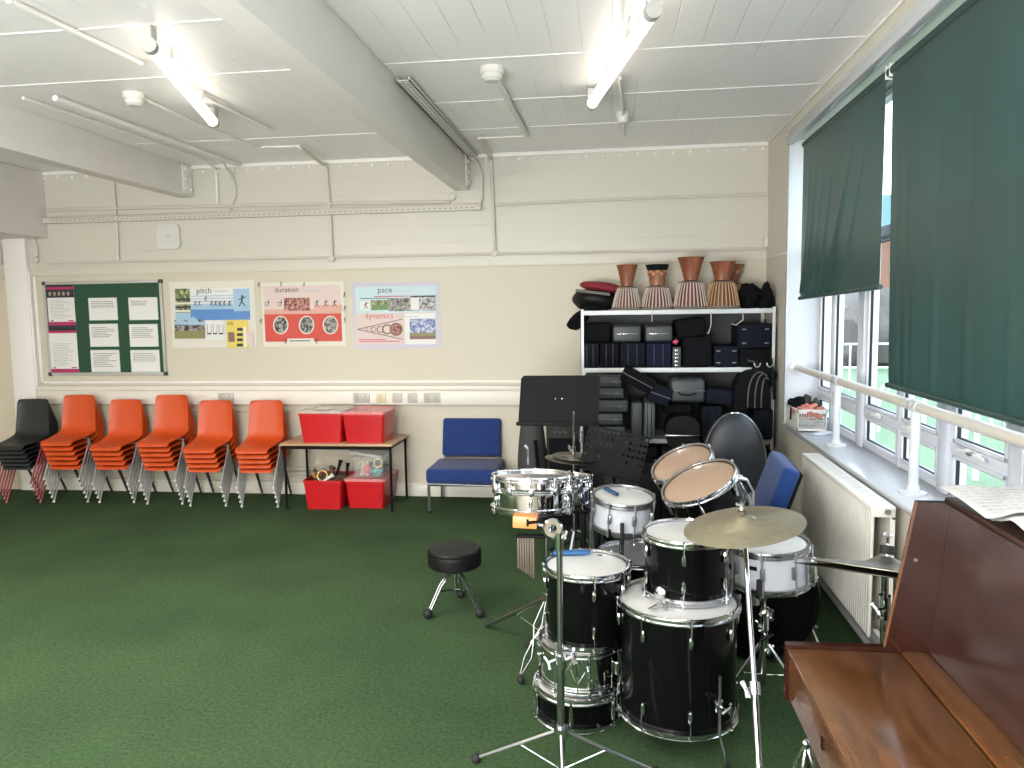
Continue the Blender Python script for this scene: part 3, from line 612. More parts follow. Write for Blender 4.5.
def sheet(x0, y0, x1, y1, kind, seed, label, group=None):
    a = PY(x0, y0, YB); b = PY(x1, y1, YB); w = b.x-a.x; hh = a.z-b.z; c = (a+b)/2
    name = 'notice_sheet' if kind == 't' else 'poster_sheet'
    m = MB(); m.box((-w/2, -.001, -hh/2), (w/2, 0, hh/2))
    y = -.0016
    if kind == 't':
        e = .010; m.k = 2
        for q in ((-w/2, -hh/2, w/2, -hh/2+.006), (-w/2, hh/2-.006, w/2, hh/2), (-w/2, -hh/2, -w/2+.006, hh/2), (w/2-.006, -hh/2, w/2, hh/2)): m.quad((q[0], y, q[1]), (q[2], y, q[1]), (q[2], y, q[3]), (q[0], y, q[3]))
        m.k = 0; n = [4, 6, 8, 3, 6, 5][seed]; lines(m, -w/2+.025, w/2-.025, hh/2-.025, hh/2-.025-n*.0165, n, y, seed, .42)
        mats = [paper, ink, mat('pale_green_border', (.55, .68, .58), .7)]
    else:
        def band(z0, z1, k): m.k = k; m.quad((-w/2, y, z0), (w/2, y, z0), (w/2, y, z1), (-w/2, y, z1)); m.k = 0
        T = hh/2
        band(T-.03, T, 3); band(T-.052, T-.03, 2); band(-T+.03, -T+.045, 2); band(-T, -T+.012, 3); band(-T+.012, -T+.03, 2)
        if seed == 1:
            band(T-.125, T-.052, 3); m.k = 4
            for j in range(5):
                xx = -w/2+.03+j*.045; m.add([(xx+.014*math.cos(q*PI/4), y-.0006, T-.09+.02*math.sin(q*PI/4)) for q in range(8)], [list(range(8))])
            m.k = 0
        lines(m, -w/2+.03, w/2-.03, T-.14, -T+.07, 14, y, seed, .22)
        m.k = 2; m.quad((-w/2+.02, y, -T+.05), (-w/2+.05, y, -T+.05), (-w/2+.05, y, -T+.06), (-w/2+.02, y, -T+.06)); m.quad((w/2-.07, y, -T+.05), (w/2-.02, y, -T+.05), (w/2-.02, y, -T+.06), (w/2-.07, y, -T+.06)); m.k = 0
        mats = [paper, ink, pink, inkk, mat('photo_tan', (.35, .27, .24), .7)]
    o = tag(m.build(name, mats), label, 'paper', group); o.location = c; return o
S = .1367
def bz(x, y): return (40+x*S, 275+y*S)
for i, (q, lab) in enumerate((((352, 168, 572, 330), 'top left typed notice of the six on the green board'), ((358, 358, 580, 524), 'middle left typed notice of the six on the green board'), ((368, 548, 590, 710), 'bottom left typed notice, full of text, on the green board'), ((645, 165, 868, 328), 'top right typed notice with three lines on the green board'), ((650, 360, 870, 524), 'middle right typed notice of the six on the green board'), ((660, 548, 882, 710), 'bottom right typed notice of the six on the green board'))):
    a = bz(q[0], q[1]); b = bz(q[2], q[3]); sheet(a[0], a[1], b[0], b[1], 't', i, lab)
a = bz(45, 65); b = bz(265, 378); sheet(a[0], a[1], b[0], b[1], 'p', 1, 'upper magenta and black poster with photo strip on the board')
a = bz(62, 384); b = bz(288, 722); sheet(a[0], a[1], b[0], b[1], 'p', 2, 'lower magenta and black poster with centred text on the board')
# ------------------------------------------------------------------ posters
PC = {k: mat('print_'+k, v, .55, var=.0) for k, v in dict(white=(.74, .74, .72), cream=(.70, .68, .60), blue=(.10, .25, .55), lblue=(.35, .52, .68), vlblue=(.52, .68, .72), yellow=(.72, .58, .12), red=(.60, .07, .05), lred=(.66, .36, .30), pinkish=(.68, .55, .52), green=(.14, .24, .08), brown=(.22, .13, .09), dark=(.03, .03, .04), lilac=(.55, .53, .62), teal=(.10, .20, .20), sky=(.16, .22, .50), olive=(.24, .24, .10), redtext=(.55, .10, .12)).items()}
PK = list(PC); PM = [PC[k] for k in PK]
for nm, a_, b_ in (('photo_dark', (.02, .025, .03), (.45, .42, .38)), ('photo_green', (.04, .09, .03), (.42, .45, .22)), ('photo_sky', (.05, .09, .35), (.62, .66, .74)), ('photo_red', (.10, .02, .02), (.65, .30, .25)), ('photo_grey', (.08, .08, .09), (.62, .62, .62))):
    m_ = mat(nm, a_, .5); N, L, b = nodes(m_); tc = N.new('ShaderNodeTexCoord'); n = N.new('ShaderNodeTexNoise'); n.inputs['Scale'].default_value = 38; n.inputs['Detail'].default_value = 3
    cr = N.new('ShaderNodeValToRGB'); cr.color_ramp.elements[0].position = .38; cr.color_ramp.elements[0].color = (*a_, 1); cr.color_ramp.elements[1].position = .66; cr.color_ramp.elements[1].color = (*b_, 1)
    L.new(tc.outputs['Object'], n.inputs[0]); L.new(n.outputs[0], cr.inputs[0]); L.new(cr.outputs[0], b.inputs['Base Color']); PK.append(nm); PM.append(m_)
lam = mat('laminate_sleeve', (.70, .68, .62), .15, coat=.5); PK.append('lam'); PM.append(lam)
class Poster:
    def __init__(s, x0, y0, x1, y1, zx, zy, zs, label, edge='lam'):
        s.o = (zx, zy, zs); a = PY(x0, y0, D); b = PY(x1, y1, D); s.c = (a+b)/2; s.w = b.x-a.x; s.h = a.z-b.z
        s.m = MB(); s.m.k = PK.index(edge); s.m.box((-s.w/2, -.003, -s.h/2), (s.w/2, -.0005, s.h/2)); s.label = label; s.lay = -.0034
    def P(s, x, y):
        p = PY(s.o[0]+x*s.o[2], s.o[1]+y*s.o[2], D)-s.c; return (p.x, p.z)
    def rect(s, x0, y0, x1, y1, col, dy=0):
        a = s.P(x0, y0); b = s.P(x1, y1); s.m.k = PK.index(col); y = s.lay; s.lay -= .00012
        s.m.quad((a[0], y, b[1]), (b[0], y, b[1]), (b[0], y, a[1]), (a[0], y, a[1]))
    def poly(s, pts, col):
        s.m.k = PK.index(col); y = s.lay; s.lay -= .00012; q = [s.P(*p) for p in pts]; s.m.add([(a, y, b) for a, b in q], [list(range(len(q)))])
    def disc(s, x, y, r, col, n=20, e=1.0): s.poly([(x+r*math.cos(2*PI*i/n), y+r*e*math.sin(2*PI*i/n)) for i in range(n)][::-1], col)
    def ln(s, x0, y0, x1, y1, w, col):
        dx, dy = x1-x0, y1-y0; l = math.hypot(dx, dy); nx, ny = -dy/l*w/2, dx/l*w/2; s.poly([(x0+nx, y0+ny), (x1+nx, y1+ny), (x1-nx, y1-ny), (x0-nx, y0-ny)], col)
    def text(s, x, y, str_, hpx, col):
        p = s.P(x, y); q = s.P(x, y-hpx); s.m.k = PK.index(col); size = (q[1]-p[1])/.56
        text_into(s.m, str_, size, Matrix.Translation((p[0], s.lay-.0002, p[1])) @ Matrix.Rotation(PI/2, 4, 'X'))
    def fig(s, x, y, h, col='dark'):  # little leaping figure
        s.disc(x, y-h*.42, h*.10, col, 8); s.ln(x, y-h*.33, x-h*.04, y, h*.13, col); s.ln(x-h*.04, y, x-h*.25, y+h*.4, h*.08, col); s.ln(x-h*.04, y, x+h*.25, y+h*.35, h*.08, col); s.ln(x, y-h*.25, x+h*.3, y-h*.4, h*.07, col); s.ln(x, y-h*.25, x-h*.3, y-h*.15, h*.07, col)
    def done(s):
        s.m.k = 0; o = tag(s.m.build('wall_poster', PM), s.label, 'poster'); o.location = s.c
        for p in o.data.polygons: pass
        return o
zz = 140/1024
p = Poster(169, 282, 257, 347, 160, 270, zz, 'laminated pitch poster with blue band and keyboard, left of three', 'cream')
p.rect(110, 138, 662, 500, 'white'); p.rect(110, 255, 662, 365, 'lblue'); p.rect(225, 290, 662, 362, 'blue'); p.rect(110, 138, 228, 312, 'photo_green')
for k in range(4): p.rect(115, 210+k*28, 225, 222+k*28, 'cream' if k % 2 else 'dark')
for k in range(5): p.rect(228, 188+k*20, 535, 190+k*20, 'lblue')
p.text(268, 172, 'pitch', 34, 'dark'); p.rect(395, 152, 500, 157, 'lilac'); p.rect(535, 138, 662, 300, 'lblue'); p.fig(603, 230, 90)
for x in (262, 292, 338, 380, 412, 442, 474, 512): p.fig(x, 248 if x != 338 else 215, 44)
p.rect(110, 365, 335, 500, 'photo_dark'); p.poly([(110, 380), (150, 345), (200, 385), (250, 340), (300, 385), (335, 365), (335, 400), (110, 400)], 'lblue'); p.rect(110, 445, 335, 500, 'olive')
p.rect(337, 368, 482, 512, 'white')
for k in range(3): x = 352+k*43; p.ln(x, 395, x, 470, 3, 'dark'); p.rect(x, 460, x+28, 470, 'dark'); p.ln(x+28, 400, x+28, 462, 3, 'dark')
p.rect(488, 365, 658, 566, 'yellow'); p.text(496, 405, '66', 28, 'brown'); p.rect(502, 455, 553, 525, 'brown')
for k in range(4): p.rect(568, 424+k*38, 612, 444+k*38, 'dark')
p.rect(614, 415, 640, 560, 'white'); p.rect(640, 450, 690, 545, 'pinkish'); p.done()
zz = 240/1024
p = Poster(261, 283, 346, 346, 230, 250, zz, 'laminated duration poster in red with three round photos, middle of three', 'cream')
p.rect(140, 155, 480, 390, 'pinkish'); p.rect(147, 255, 480, 390, 'lred'); p.rect(147, 275, 480, 388, 'red'); p.rect(360, 235, 480, 262, 'lred')
p.text(190, 181, 'duration', 18, 'dark'); p.rect(305, 171, 392, 174, 'ink' if 'ink' in PK else 'lilac'); p.rect(230, 205, 343, 258, 'photo_red')
for x in (158, 212): p.disc(x, 230, 9, 'dark', 12); p.disc(x, 230, 6, 'cream', 12); p.ln(x+8, 212, x+8, 232, 3, 'dark')
for x in (372, 410, 448): p.fig(x, 230, 32)
for x, c in ((218, 'teal'), (328, 'brown'), (430, 'red')): p.disc(x, 320, 33, 'cream', 22, 1.2); p.disc(x, 320, 28, 'photo_dark', 22, 1.25)
p.rect(245, 378, 360, 398, 'cream'); p.rect(255, 386, 345, 389, 'dark')
for (x, y) in ((125, 150), (220, 148), (318, 150), (490, 192), (492, 250), (492, 300), (135, 305), (240, 392), (372, 392)): p.fig(x, y, 22)
p.done()
zz = 110/1024
p = Poster(352, 283, 441, 348, 340, 270, zz, 'laminated pace and dynamics poster in pale blue, right of three', 'lilac')
p.rect(140, 160, 895, 405, 'vlblue'); p.rect(140, 405, 895, 690, 'pinkish'); p.rect(600, 405, 895, 690, 'white')
p.text(350, 212, 'pace', 44, 'dark'); p.rect(500, 194, 690, 199, 'lilac'); p.rect(320, 243, 640, 247, 'redtext'); p.rect(185, 262, 450, 266, 'teal')
p.rect(185, 290, 285, 375, 'white'); p.fig(243, 335, 70); p.rect(287, 280, 450, 372, 'photo_green'); p.rect(300, 325, 450, 368, 'green'); p.rect(450, 262, 655, 380, 'photo_dark'); p.rect(655, 243, 893, 378, 'photo_grey'); p.rect(660, 258, 740, 372, 'white'); p.rect(655, 240, 893, 250, 'dark')
p.text(232, 452, 'dynamics', 42, 'redtext'); p.rect(510, 432, 730, 437, 'lilac')
p.ln(165, 552, 585, 457, 6, 'dark'); p.ln(165, 552, 588, 645, 6, 'dark')
for x, r in ((255, 12), (312, 25), (375, 33), (440, 48), (525, 62)): p.disc(x, 552, r, 'brown', 22); p.disc(x+2, 552, r*.72, 'pinkish' if r < 60 else 'photo_red', 22)
p.rect(650, 455, 893, 642, 'photo_sky'); p.rect(650, 585, 893, 642, 'olive'); p.rect(650, 615, 893, 642, 'brown'); p.rect(180, 645, 430, 650, 'redtext'); p.rect(180, 662, 560, 666, 'redtext'); p.done()
# ------------------------------------------------------------------ school chairs
def school_chair(name, label, seatm, legm, M):
    t = thing(name, label, 'chair', M.to_translation(), M.to_3x3())
    prof = [(-.192, .296, .118), (-.190, .306, .132), (-.175, .316, .138), (-.10, .322, .144), (-.02, .330, .152), (.06, .344, .158), (.115, .362, .158), (.14, .392, .156), (.152, .44, .154), (.163, .51, .151), (.172, .585, .148), (.179, .645, .145), (.182, .670, .138), (.182, .684, .122)]
    G = []
    for i, (y, z, w) in enumerate(prof):
        row = []
        bk = min(1, max(0, (z-.36)/.06)) if i > 5 else 0
        for j in range(13):
            u = -1+j/6; e = abs(u)**4
            row.append((w*u, y-.020*e*bk, z+(.012*e*(1-bk) if i > 1 else -.0*e)))
        G.append(row)
    MB().grid(G, .007).build('seat_shell', seatm, t, ang=60)
    for s in (-1, 1):
        m = MB(); m.tube([(s*.10, .03, .328), (s*.150, .02, .322), (s*.160, .005, .29), (s*.152, -.15, .012)], .0085, 8); l = m.build('leg', legm, t)
        m = MB(); m.tube([(s*.152, -.151, .014), (s*.1518, -.155, 0)], .010, 8); m.build('foot_cap', whitep if legm is not rustl else legm, l)
        m = MB(); m.tube([(s*.09, .05, .335), (s*.125, .06, .330), (s*.13, .075, .30), (s*.128, .235, .012)], .0085, 8); l = m.build('leg', dgrey, t)  # rear legs coloured dark to stand for the shadow they sit in
        m = MB(); m.tube([(s*.128, .235, .014), (s*.128, .238, 0)], .010, 8); m.build('foot_cap', blackr, l)
    return t
ORD = ['topmost', 'second from top', 'third from top', 'fourth from top', 'fifth from top', 'bottom']
SP = .044
def stackM(base, ang, k): return Matrix.Translation(base) @ Matrix.Rotation(ang, 4, 'Z') @ Matrix.Translation((0, -.020*k, SP*k+.0005))
WHICH = ['leftmost', 'second', 'third', 'fourth', 'rightmost']
stacks = [(-1, 6, (4.7, 503), (47.6, 503)), (0, 6, (54, 502.5), (93, 502.5)), (1, 5, (99.5, 503), (139.5, 503)), (2, 6, (148, 503.5), (187.5, 505.5)), (3, 5, (191, 506), (231, 507)), (4, 5, (242.5, 507), (283, 508))]
protos = {}
for (w, n, fa, fb) in stacks:
    a = PZ(*fa); b = PZ(*fb); c = (a+b)/2; ang = math.radians(4)
    d = Matrix.Rotation(ang, 3, 'Z') @ Vector((0, .155, 0)); base = c+d+Vector((-.025, 0, 0)); base.y = min(base.y, D-.275)
    SP = .038 if w < 0 else .044
    for k in range(n):
        ordn = ORD[n-1-k] if k else 'bottom'; M = stackM(base, ang, k)
        col = 'charcoal' if w < 0 else 'orange'
        where = 'stack at the far left' if w < 0 else '%s of five orange stacks' % WHICH[w]
        lab = '%s %s plastic chair in the %s' % (ordn, col, where); grp = 'chairs of the charcoal stack' if w < 0 else 'orange stacked school chairs'
        key = col
        if key not in protos: protos[key] = school_chair('school_chair', lab, blackp if w < 0 else orange, rustl if w < 0 else mat('leg_grey_metal', (.42, .42, .41), .32, .6), M); protos[key]['group'] = grp
        else: dup(protos[key], M, lab, grp)
# ------------------------------------------------------------------ table + boxes
zt = .60
fl = PZ(285, 510); zt = PY(285, 443, fl.y).z
TX0, TX1, TY0, TY1 = PZ(281, 443, zt).x, PZ(392, 443, zt).x, fl.y-.03, fl.y+.47
TX1 = PY(392, 443, TY0).x; TX0 = PY(279, 442, TY0).x
t = thing('low_table', 'wooden topped table with thin black legs against the back wall', 'table', ((TX0+TX1)/2, (TY0+TY1)/2, 0))
m = MB(); m.box((TX0, TY0, zt-.018), (TX1, TY1, zt), .003); m.build('table_top', tablew, t, world=True)
m = MB(); i_ = .03
for q in ((TX0+i_, TY0+i_, TX1-i_, TY0+i_+.015), (TX0+i_, TY1-i_-.015, TX1-i_, TY1-i_), (TX0+i_, TY0+i_, TX0+i_+.015, TY1-i_), (TX1-i_-.015, TY0+i_, TX1-i_, TY1-i_)): m.box((q[0], q[1], zt-.05), (q[2], q[3], zt-.019))
m.build('frame', blackm, t, world=True)
for x in (TX0+i_, TX1-i_+.005):
    for y in (TY0+i_, TY1-i_):
        m = MB(); m.tube([(x, y, .012), (x, y, zt-.02)], .011, 8); l = m.build('leg', blackm, t, world=True)
        m = MB(); m.cyl(.014, -.0, .016, 10, Matrix.Translation((x-t.location.x, y-t.location.y, 0))); m.build('foot_cap', blackr, l)
def tub(px0, px1, pyt, pyb, Yf, dep, body, label, lidm=None, name='storage_box', lift=None, z0=None):
    a = PY(px0, pyt, Yf); b = PY(px1, pyt, Yf); zb = z0 if z0 is not None else PY((px0+px1)/2, pyb, Yf).z; H_ = a.z-zb; w = b.x-a.x
    t = thing(name, label, 'storage box', ((a.x+b.x)/2, Yf+dep/2, zb))
    def ring(w_, d_, z, r=.02, n=4):
        P = []
        for (sx, sy, a0) in ((1, 1, 0), (-1, 1, 90), (-1, -1, 180), (1, -1, 270)):
            for k in range(n+1): q = math.radians(a0+90*k/n); P.append((sx*(w_/2-r)+r*math.cos(q), sy*(d_/2-r)+r*math.sin(q), z))
        return P
    k = .86
    G = [ring(w*k, dep*k*1.03, 0), ring(w*k, dep*k*1.03, .004), ring(w*.97, dep*.97, H_-.03), ring(w, dep, H_-.028), ring(w, dep, H_-.004), ring(w*.97, dep*.97, H_-.004), ring(w*.95, dep*.955, H_-.03), ring(w*k*.97, dep*k, .008)]
    m = MB(); m.grid(G, closeu=True); m.add(ring(w*k, dep*k*1.03, 0), [list(range(20))[::-1]]); m.add(ring(w*k*.97, dep*k, .008), [list(range(20))]); m.build('box_body', body, t)
    if lidm:
        m = MB(); m.grid([ring(w*1.01, dep*1.01, -.012), ring(w*1.02, dep*1.02, .006), ring(w*.95, dep*.95, .010), ring(w*.93, dep*.93, .004)], closeu=True); m.add(ring(w*.93, dep*.93, .004), [list(range(20))])
        l = m.build('lid', lidm, t); l.location = (0, 0, H_)
        if lift: l.rotation_euler = (math.radians(lift[0]), math.radians(lift[1]), math.radians(lift[2])); l.location = (lift[3], lift[4], H_+lift[5])
        for s in (-.25, .25):
            m = MB(); m.cbox((s*w, -dep/2*1.02, .0), (.03, .008, .025), .003); m.build('clip', lidm, l)
    return t, H_, w
BY = TY0+.03
tub(297, 342, 412, 440, BY, .34, red, 'left red storage box with clear lid on the table top', mat('clear_grey_lid', (.62, .55, .48), .2, alpha=.8), z0=zt+.001)
m = MB(); p_ = PY(320, 409, BY+.14); m.add([(-.06, -.05, 0), (.07, -.06, 0), (.08, .04, .002), (.0, .07, .0), (-.05, .05, .004)], [[0, 1, 2, 3, 4]]); o = tag(m.build('paper_scrap', paper), 'white paper scrap lying on the left red box lid', 'paper'); a_ = PY(320, 413, BY); o.location = (PY(322, 410, BY+.14).x, BY+.15, a_.z+.014)
tub(341, 384, 413, 440, BY, .34, red, 'right red storage box with pink lid on the table top', redlid, z0=zt+.001)
g0 = PZ(320, 510); g1 = PZ(365, 509)
tb1, h1, w1 = tub(302, 341, 480, 510, g0.y, .38, red, 'open red box of percussion toys on the floor under the table', z0=.001)
tb2, h2, w2 = tub(344, 384, 480, 509, g1.y-.0, .38, red, 'red box with pink lid on the floor under the table', redlid, z0=.001)
c2z = h2+.013
tb3, h3, w3 = tub(351, 384, 457, 479, g1.y+.03, .30, clearp, 'clear box of coloured toys on top of the floor red box', mat('clear_lid2', (.7, .74, .72), .2, alpha=.5), z0=c2z+.001, lift=(0, 9, 4, -.03, .0, .022))
yel = mat('yellow_plastic', (.75, .45, .03), .35); teal = mat('teal_plastic', (.03, .35, .32), .35); pnk = mat('pink_plastic', (.75, .12, .16), .4)
c1 = Vector(tb1.location)
def tamb(name, c, R, rot, mm, label):
    t = thing(name, label, 'tambourine', c, rot)
    m = MB(); m.lathe([(R, -.012), (R, .012), (R-.008, .012), (R-.008, -.012)], 16, closed=True); m.build('hoop', mm, t)
    for k in range(5):
        m = MB(); a = k*2*PI/5; m.cyl(.014, -.003, .003, 10, Matrix.Translation((math.cos(a)*(R-.003), math.sin(a)*(R-.003), 0)) @ Matrix.Rotation(PI/2, 4, 'X')); m.build('jingle', steel, t)
tamb('tambourine', c1+Vector((-.02, -.11, h1+.02)), .045, Matrix.Rotation(1.3, 3, 'X'), yel, 'yellow toy tambourine at the front of the open red box')
tamb('tambourine', c1+Vector((-.11, -.02, h1+.01)), .05, Matrix.Rotation(.9, 3, 'Y'), mat('olive_brown', (.25, .17, .05), .5), 'brown toy tambourine at the left of the open red box')
for i, (p0, p1, mm, lab) in enumerate((((.05, -.04, h1-.05), (.10, .0, h1+.13), blackm, 'black wooden shaker standing tallest in the open red box'), ((.08, -.1, h1-.05), (.02, -.02, h1+.08), mat('dark_brown', (.08, .04, .02), .5), 'dark brown claves in the open red box'), ((.12, .05, h1-.05), (.13, .08, h1+.09), blackm, 'black handle at the back right of the open red box'), ((0, -.15, h1-.02), (.07, -.11, h1+.03), whitep, 'white beater lying at the front of the open red box'), ((-.05, .08, h1-.05), (.0, .1, h1+.05), mat('maroon', (.15, .02, .02), .5), 'maroon maraca handle in the open red box'))):
    m = MB(); m.tube([c1+Vector(p0), (c1+Vector(p0)).lerp(c1+Vector(p1), .7), c1+Vector(p1)], [.010, .012, .020], 8); tag(m.build('percussion_stick', mm), lab, 'percussion')
m = MB(); m.blob(c1+Vector((-.0, .03, h1-.03)), (.13, .15, .04), 3, .5, 3); tag(m.build('toy_heap', mat('mixed_dark', (.10, .06, .04), .7, var=.6, vscale=40)), 'jumble of small dark percussion toys in the open red box', 'toys', kind='stuff')
c3 = Vector(tb3.location)
tamb('tambourine', c3+Vector((-.07, -.09, .10)), .035, Matrix.Rotation(1.35, 3, 'X'), yel, 'yellow toy ring at the left inside the clear box'); tamb('tambourine', c3+Vector((.07, -.09, .11)), .038, Matrix.Rotation(1.25, 3, 'X'), yel, 'yellow toy ring at the right inside the clear box')
m = MB(); m.blob(c3+Vector((-.03, -.08, .05)), (.03, .03, .045), 1, .2); tag(m.build('maraca', pnk), 'pink egg shaker inside the clear box', 'toy')
m = MB(); m.blob(c3+Vector((.05, -.08, .04)), (.045, .03, .035), 2, .5); tag(m.build('castanet', teal), 'teal toy castanets inside the clear box', 'toy')
for k in range(4):
    m = MB(); m.tube([c3+Vector((-.08+.02*k, -.10, .012)), c3+Vector((-.06+.012*k, -.07, .12))], .004, 6); tag(m.build('beater', paper), 'thin white beater standing inside the clear box', 'beater', 'white beaters in the clear box')
m = MB(); m.blob(c3+Vector((0, .06, .05)), (.10, .08, .045), 5, .4); tag(m.build('toy_heap', mat('mixed_grey', (.12, .12, .12), .7, var=.6, vscale=40)), 'jumble of grey toys filling the back of the clear box', 'toys', kind='stuff')
# ------------------------------------------------------------------ blue chairs
def lounge(label, loc, rot, fab, hb=0, rec=12):
    t = thing('lounge_chair', label, 'chair', loc, rot); w = .285
    m = MB(); m.box((-w, -.27, .235), (w, .20, .355), .03, 3); m.build('seat_cushion', fab, t)
    M = Matrix.Translation((0, .20, .335)) @ Matrix.Rotation(math.radians(-rec), 4, 'X')
    m = MB(); m.box((-w*.87, -.045, .035), (w*.87, .045, .355+hb), .025, 3, M=M); m.build('back_cushion', fab, t)
    m = MB(); m.box((-w*.86, .046, .03), (w*.86, .056, .345+hb), .004, 2, M=M); m.build('back_shell', blackm, t)
    m = MB(); m.tube([(-w+.02, -.24, .225), (w-.02, -.24, .225), (w-.02, .22, .225), (-w+.02, .22, .225)], .012, 8, closed=True); m.tube([(-w+.06, .2, .23), (-w+.06, .215, .42)], .012); m.tube([(w-.06, .2, .23), (w-.06, .215, .42)], .012); m.build('frame', steel, t)
    for sx in (-1, 1):
        for y in (-.24, .22):
            m = MB(); m.tube([(sx*(w-.02), y, .23), (sx*(w-.02), y, .012)], .012, 8); l = m.build('leg', steel, t)
            m = MB(); m.cyl(.02, 0, .014, 10, Matrix.Translation((sx*(w-.02), y, 0))); m.build('foot', blackr, l)
    return t
a = PZ(431, 512.5); b = PZ(487, 512.5)
bc = Vector(((a.x+b.x)/2+.03, a.y+.24, 0)); lounge('dark blue upholstered low chair by the back wall', bc, 0.0, bluef)
lounge('bright blue upholstered chair beside the radiator, turned to the drums', (.570, 4.22, 0), math.radians(-93), bluef2, .105, 19)
# ------------------------------------------------------------------ shelving
RY0, RY1, RX0, RX1 = 5.83, 6.30, PY(581, 400, 5.84).x, 1.19
zs = [PY(680, 309.5, RY0).z+.0, PY(680, 367.8, RY0).z, .60, .12]
t = thing('shelving_rack', 'pale metal shelving unit full of instrument cases in the corner', 'shelf', ((RX0+RX1)/2, (RY0+RY1)/2, 0))
shm = mat('shelf_paint', (.60, .63, .63), .4, .1)
for x in (RX0, RX1-.025):
    for y in (RY0, RY1-.025):
        m = MB(); m.box((x, y, 0), (x+.025, y+.004, zs[0]+.012)); m.box((x if x < 0 else x+.021, y, 0), (x+.004 if x < 0 else x+.025, y+.025, zs[0]+.012)); m.build('post', shm, t, world=True)
for i, z in enumerate(zs):
    m = MB(); m.box((RX0+.004, RY0+.004, z-.004), (RX1-.004, RY1-.004, z), .001); m.box((RX0+.004, RY0+.002, z-.034), (RX1-.004, RY0+.006, z), .001); m.box((RX0+.004, RY1-.006, z-.034), (RX1-.004, RY1-.003, z), .001)
    m.build('shelf', shm, t, world=True)
m = MB(); m.box((RX0+.004, RY1-.0028, .1), (RX1-.004, RY1-.0005, zs[0]-.03)); m.build('back_panel', mat('rack_back', (.055, .062, .062), .6), t, world=True)  # dark tone takes in the shade behind the cases
# ------------------------------------------------------------------ cases
def icase(name, label, px0, py0, px1, py1, Yf, dep, body, bev=.02, seg=3, trim=None, handle=None, latches=0, seam=True, rot=0, z0=None, cat='case', group=None, vband=0):
    a = PY(px0, py0, Yf); b = PY(px1, py1, Yf); w = b.x-a.x; hh = a.z-b.z
    zb = b.z
    if z0 is not None: hh = a.z-z0; zb = z0
    c = Vector(((a.x+b.x)/2, Yf+dep/2, zb+hh/2))
    R = Matrix.Rotation(rot, 3, 'Y')
    t = thing(name, label, cat, c, R, group)
    m = MB(); m.box((-w/2, -dep/2, -hh/2), (w/2, dep/2, hh/2), bev, seg); m.build('body', body, t)
    y = -dep/2
    if seam:
        m = MB(); m.box((-w/2-.001, y-.002, -.004), (w/2+.001, -y+.002, .004), .002) if not vband else [m.box((s*w/2-.003, y-.003, -hh/2+.01), (s*w/2+.003, -y, hh/2-.01), .002) for s in (-.35, .35)]
        m.build('seam' if trim is None else 'trim_band', trim or blackm, t)
    if handle == 'front':
        m = MB(); hw = min(.06, w*.3); m.tube([(-hw, y, -.015), (-hw*.9, y-.022, -.02), (0, y-.028, -.028), (hw*.9, y-.022, -.02), (hw, y, -.015)], .006, 6); m.build('handle', blackm if body is not blackf else greyl, t)
    if handle == 'top':
        m = MB(); hw = min(.06, w*.3); m.tube([(-hw, y*.5, hh/2-.002), (-hw, y*.5, hh/2+.015), (hw, y*.5, hh/2+.015), (hw, y*.5, hh/2-.002)], .006, 6); m.build('handle', blackm, t)
    if handle == 'strip':
        m = MB(); m.cbox((0, y-.003, 0), (w*.72, .006, .007), .002); m.build('trim_strip', chrome_d, t)
    for k in range(latches):
        s = -1 if k % 2 == 0 else 1; zq = 0 if latches <= 2 else (hh*.28 if k < 2 else -hh*.28)
        m = MB(); m.cbox((s*w*.32, y-.003, zq), (.030, .006, .012), .003); m.build('latch', mat('dull_latch', (.16, .16, .17), .4, .4), t)
    return t
g = 'instrument cases in the shelving unit'
z1 = zs[1]+.001
Yf = RY0+.01
# middle shelf, lower row (stand on shelf), then upper row on them
row = [(581, 599, blackf2, 'navy-black upright case, first at the left of the middle shelf'), (600, 619, blackf, 'black upright case, second from the left on the middle shelf'), (620, 645, blackf2, 'navy-black case with blue piping under the first hard case'), (646, 671, navyf, 'dark navy case beside the chrome-latched one on the middle shelf')]
for i, (a_, b_, mm, lab) in enumerate(row): icase('instrument_case', lab, a_, 343, b_, 370, Yf, .36, mm, .015, group=g, z0=z1, vband=1, trim=mat('blue_piping', (.02, .023, .055), .5))
icase('instrument_case', 'slim grey case with chrome latches standing on the middle shelf', 672.5, 347, 681, 370, Yf, .36, greyc, .01, group=g, z0=z1, latches=0, seam=False, handle=None)
m = MB(); c = PY(676.5, 358, Yf-.002)
for k in range(5): m.cbox(c+Vector((0, 0, (k-2)*.028)), (.022, .004, .014), .002)
m.build('latch', chrome, bpy.data.objects[[o.name for o in COL.objects if o.get('label', '').startswith('slim grey')][0]], world=True)
icase('instrument_case', 'large black rounded case standing right of the chrome-latched one', 683, 337, 712, 370, Yf, .38, blackf, .025, group=g, z0=z1, vband=1, trim=blackf2)
icase('instrument_case', 'black briefcase with silver latches on the right of the middle shelf', 714, 346.5, 738.5, 370, Yf, .36, blackf2, .012, latches=4, seam=False, group=g, z0=z1)
icase('instrument_case', 'black case at the right end of the middle shelf below another', 740, 349, 772.5, 370, Yf, .36, blackf, .015, group=g, z0=z1, handle='front')
zA = PY(600, 343, Yf).z+.002
icase('instrument_case', 'black soft rounded bag, leftmost in the upper row of the middle shelf', 583, 323, 611, 342, Yf+.01, .32, blackf, .03, seam=False, z0=zA, group=g)
icase('instrument_case', 'grey hard case with silver strip, left of the matching pair', 612.5, 325.5, 641, 342, Yf+.01, .30, greyc, .02, handle='strip', seam=False, z0=zA, group=g)
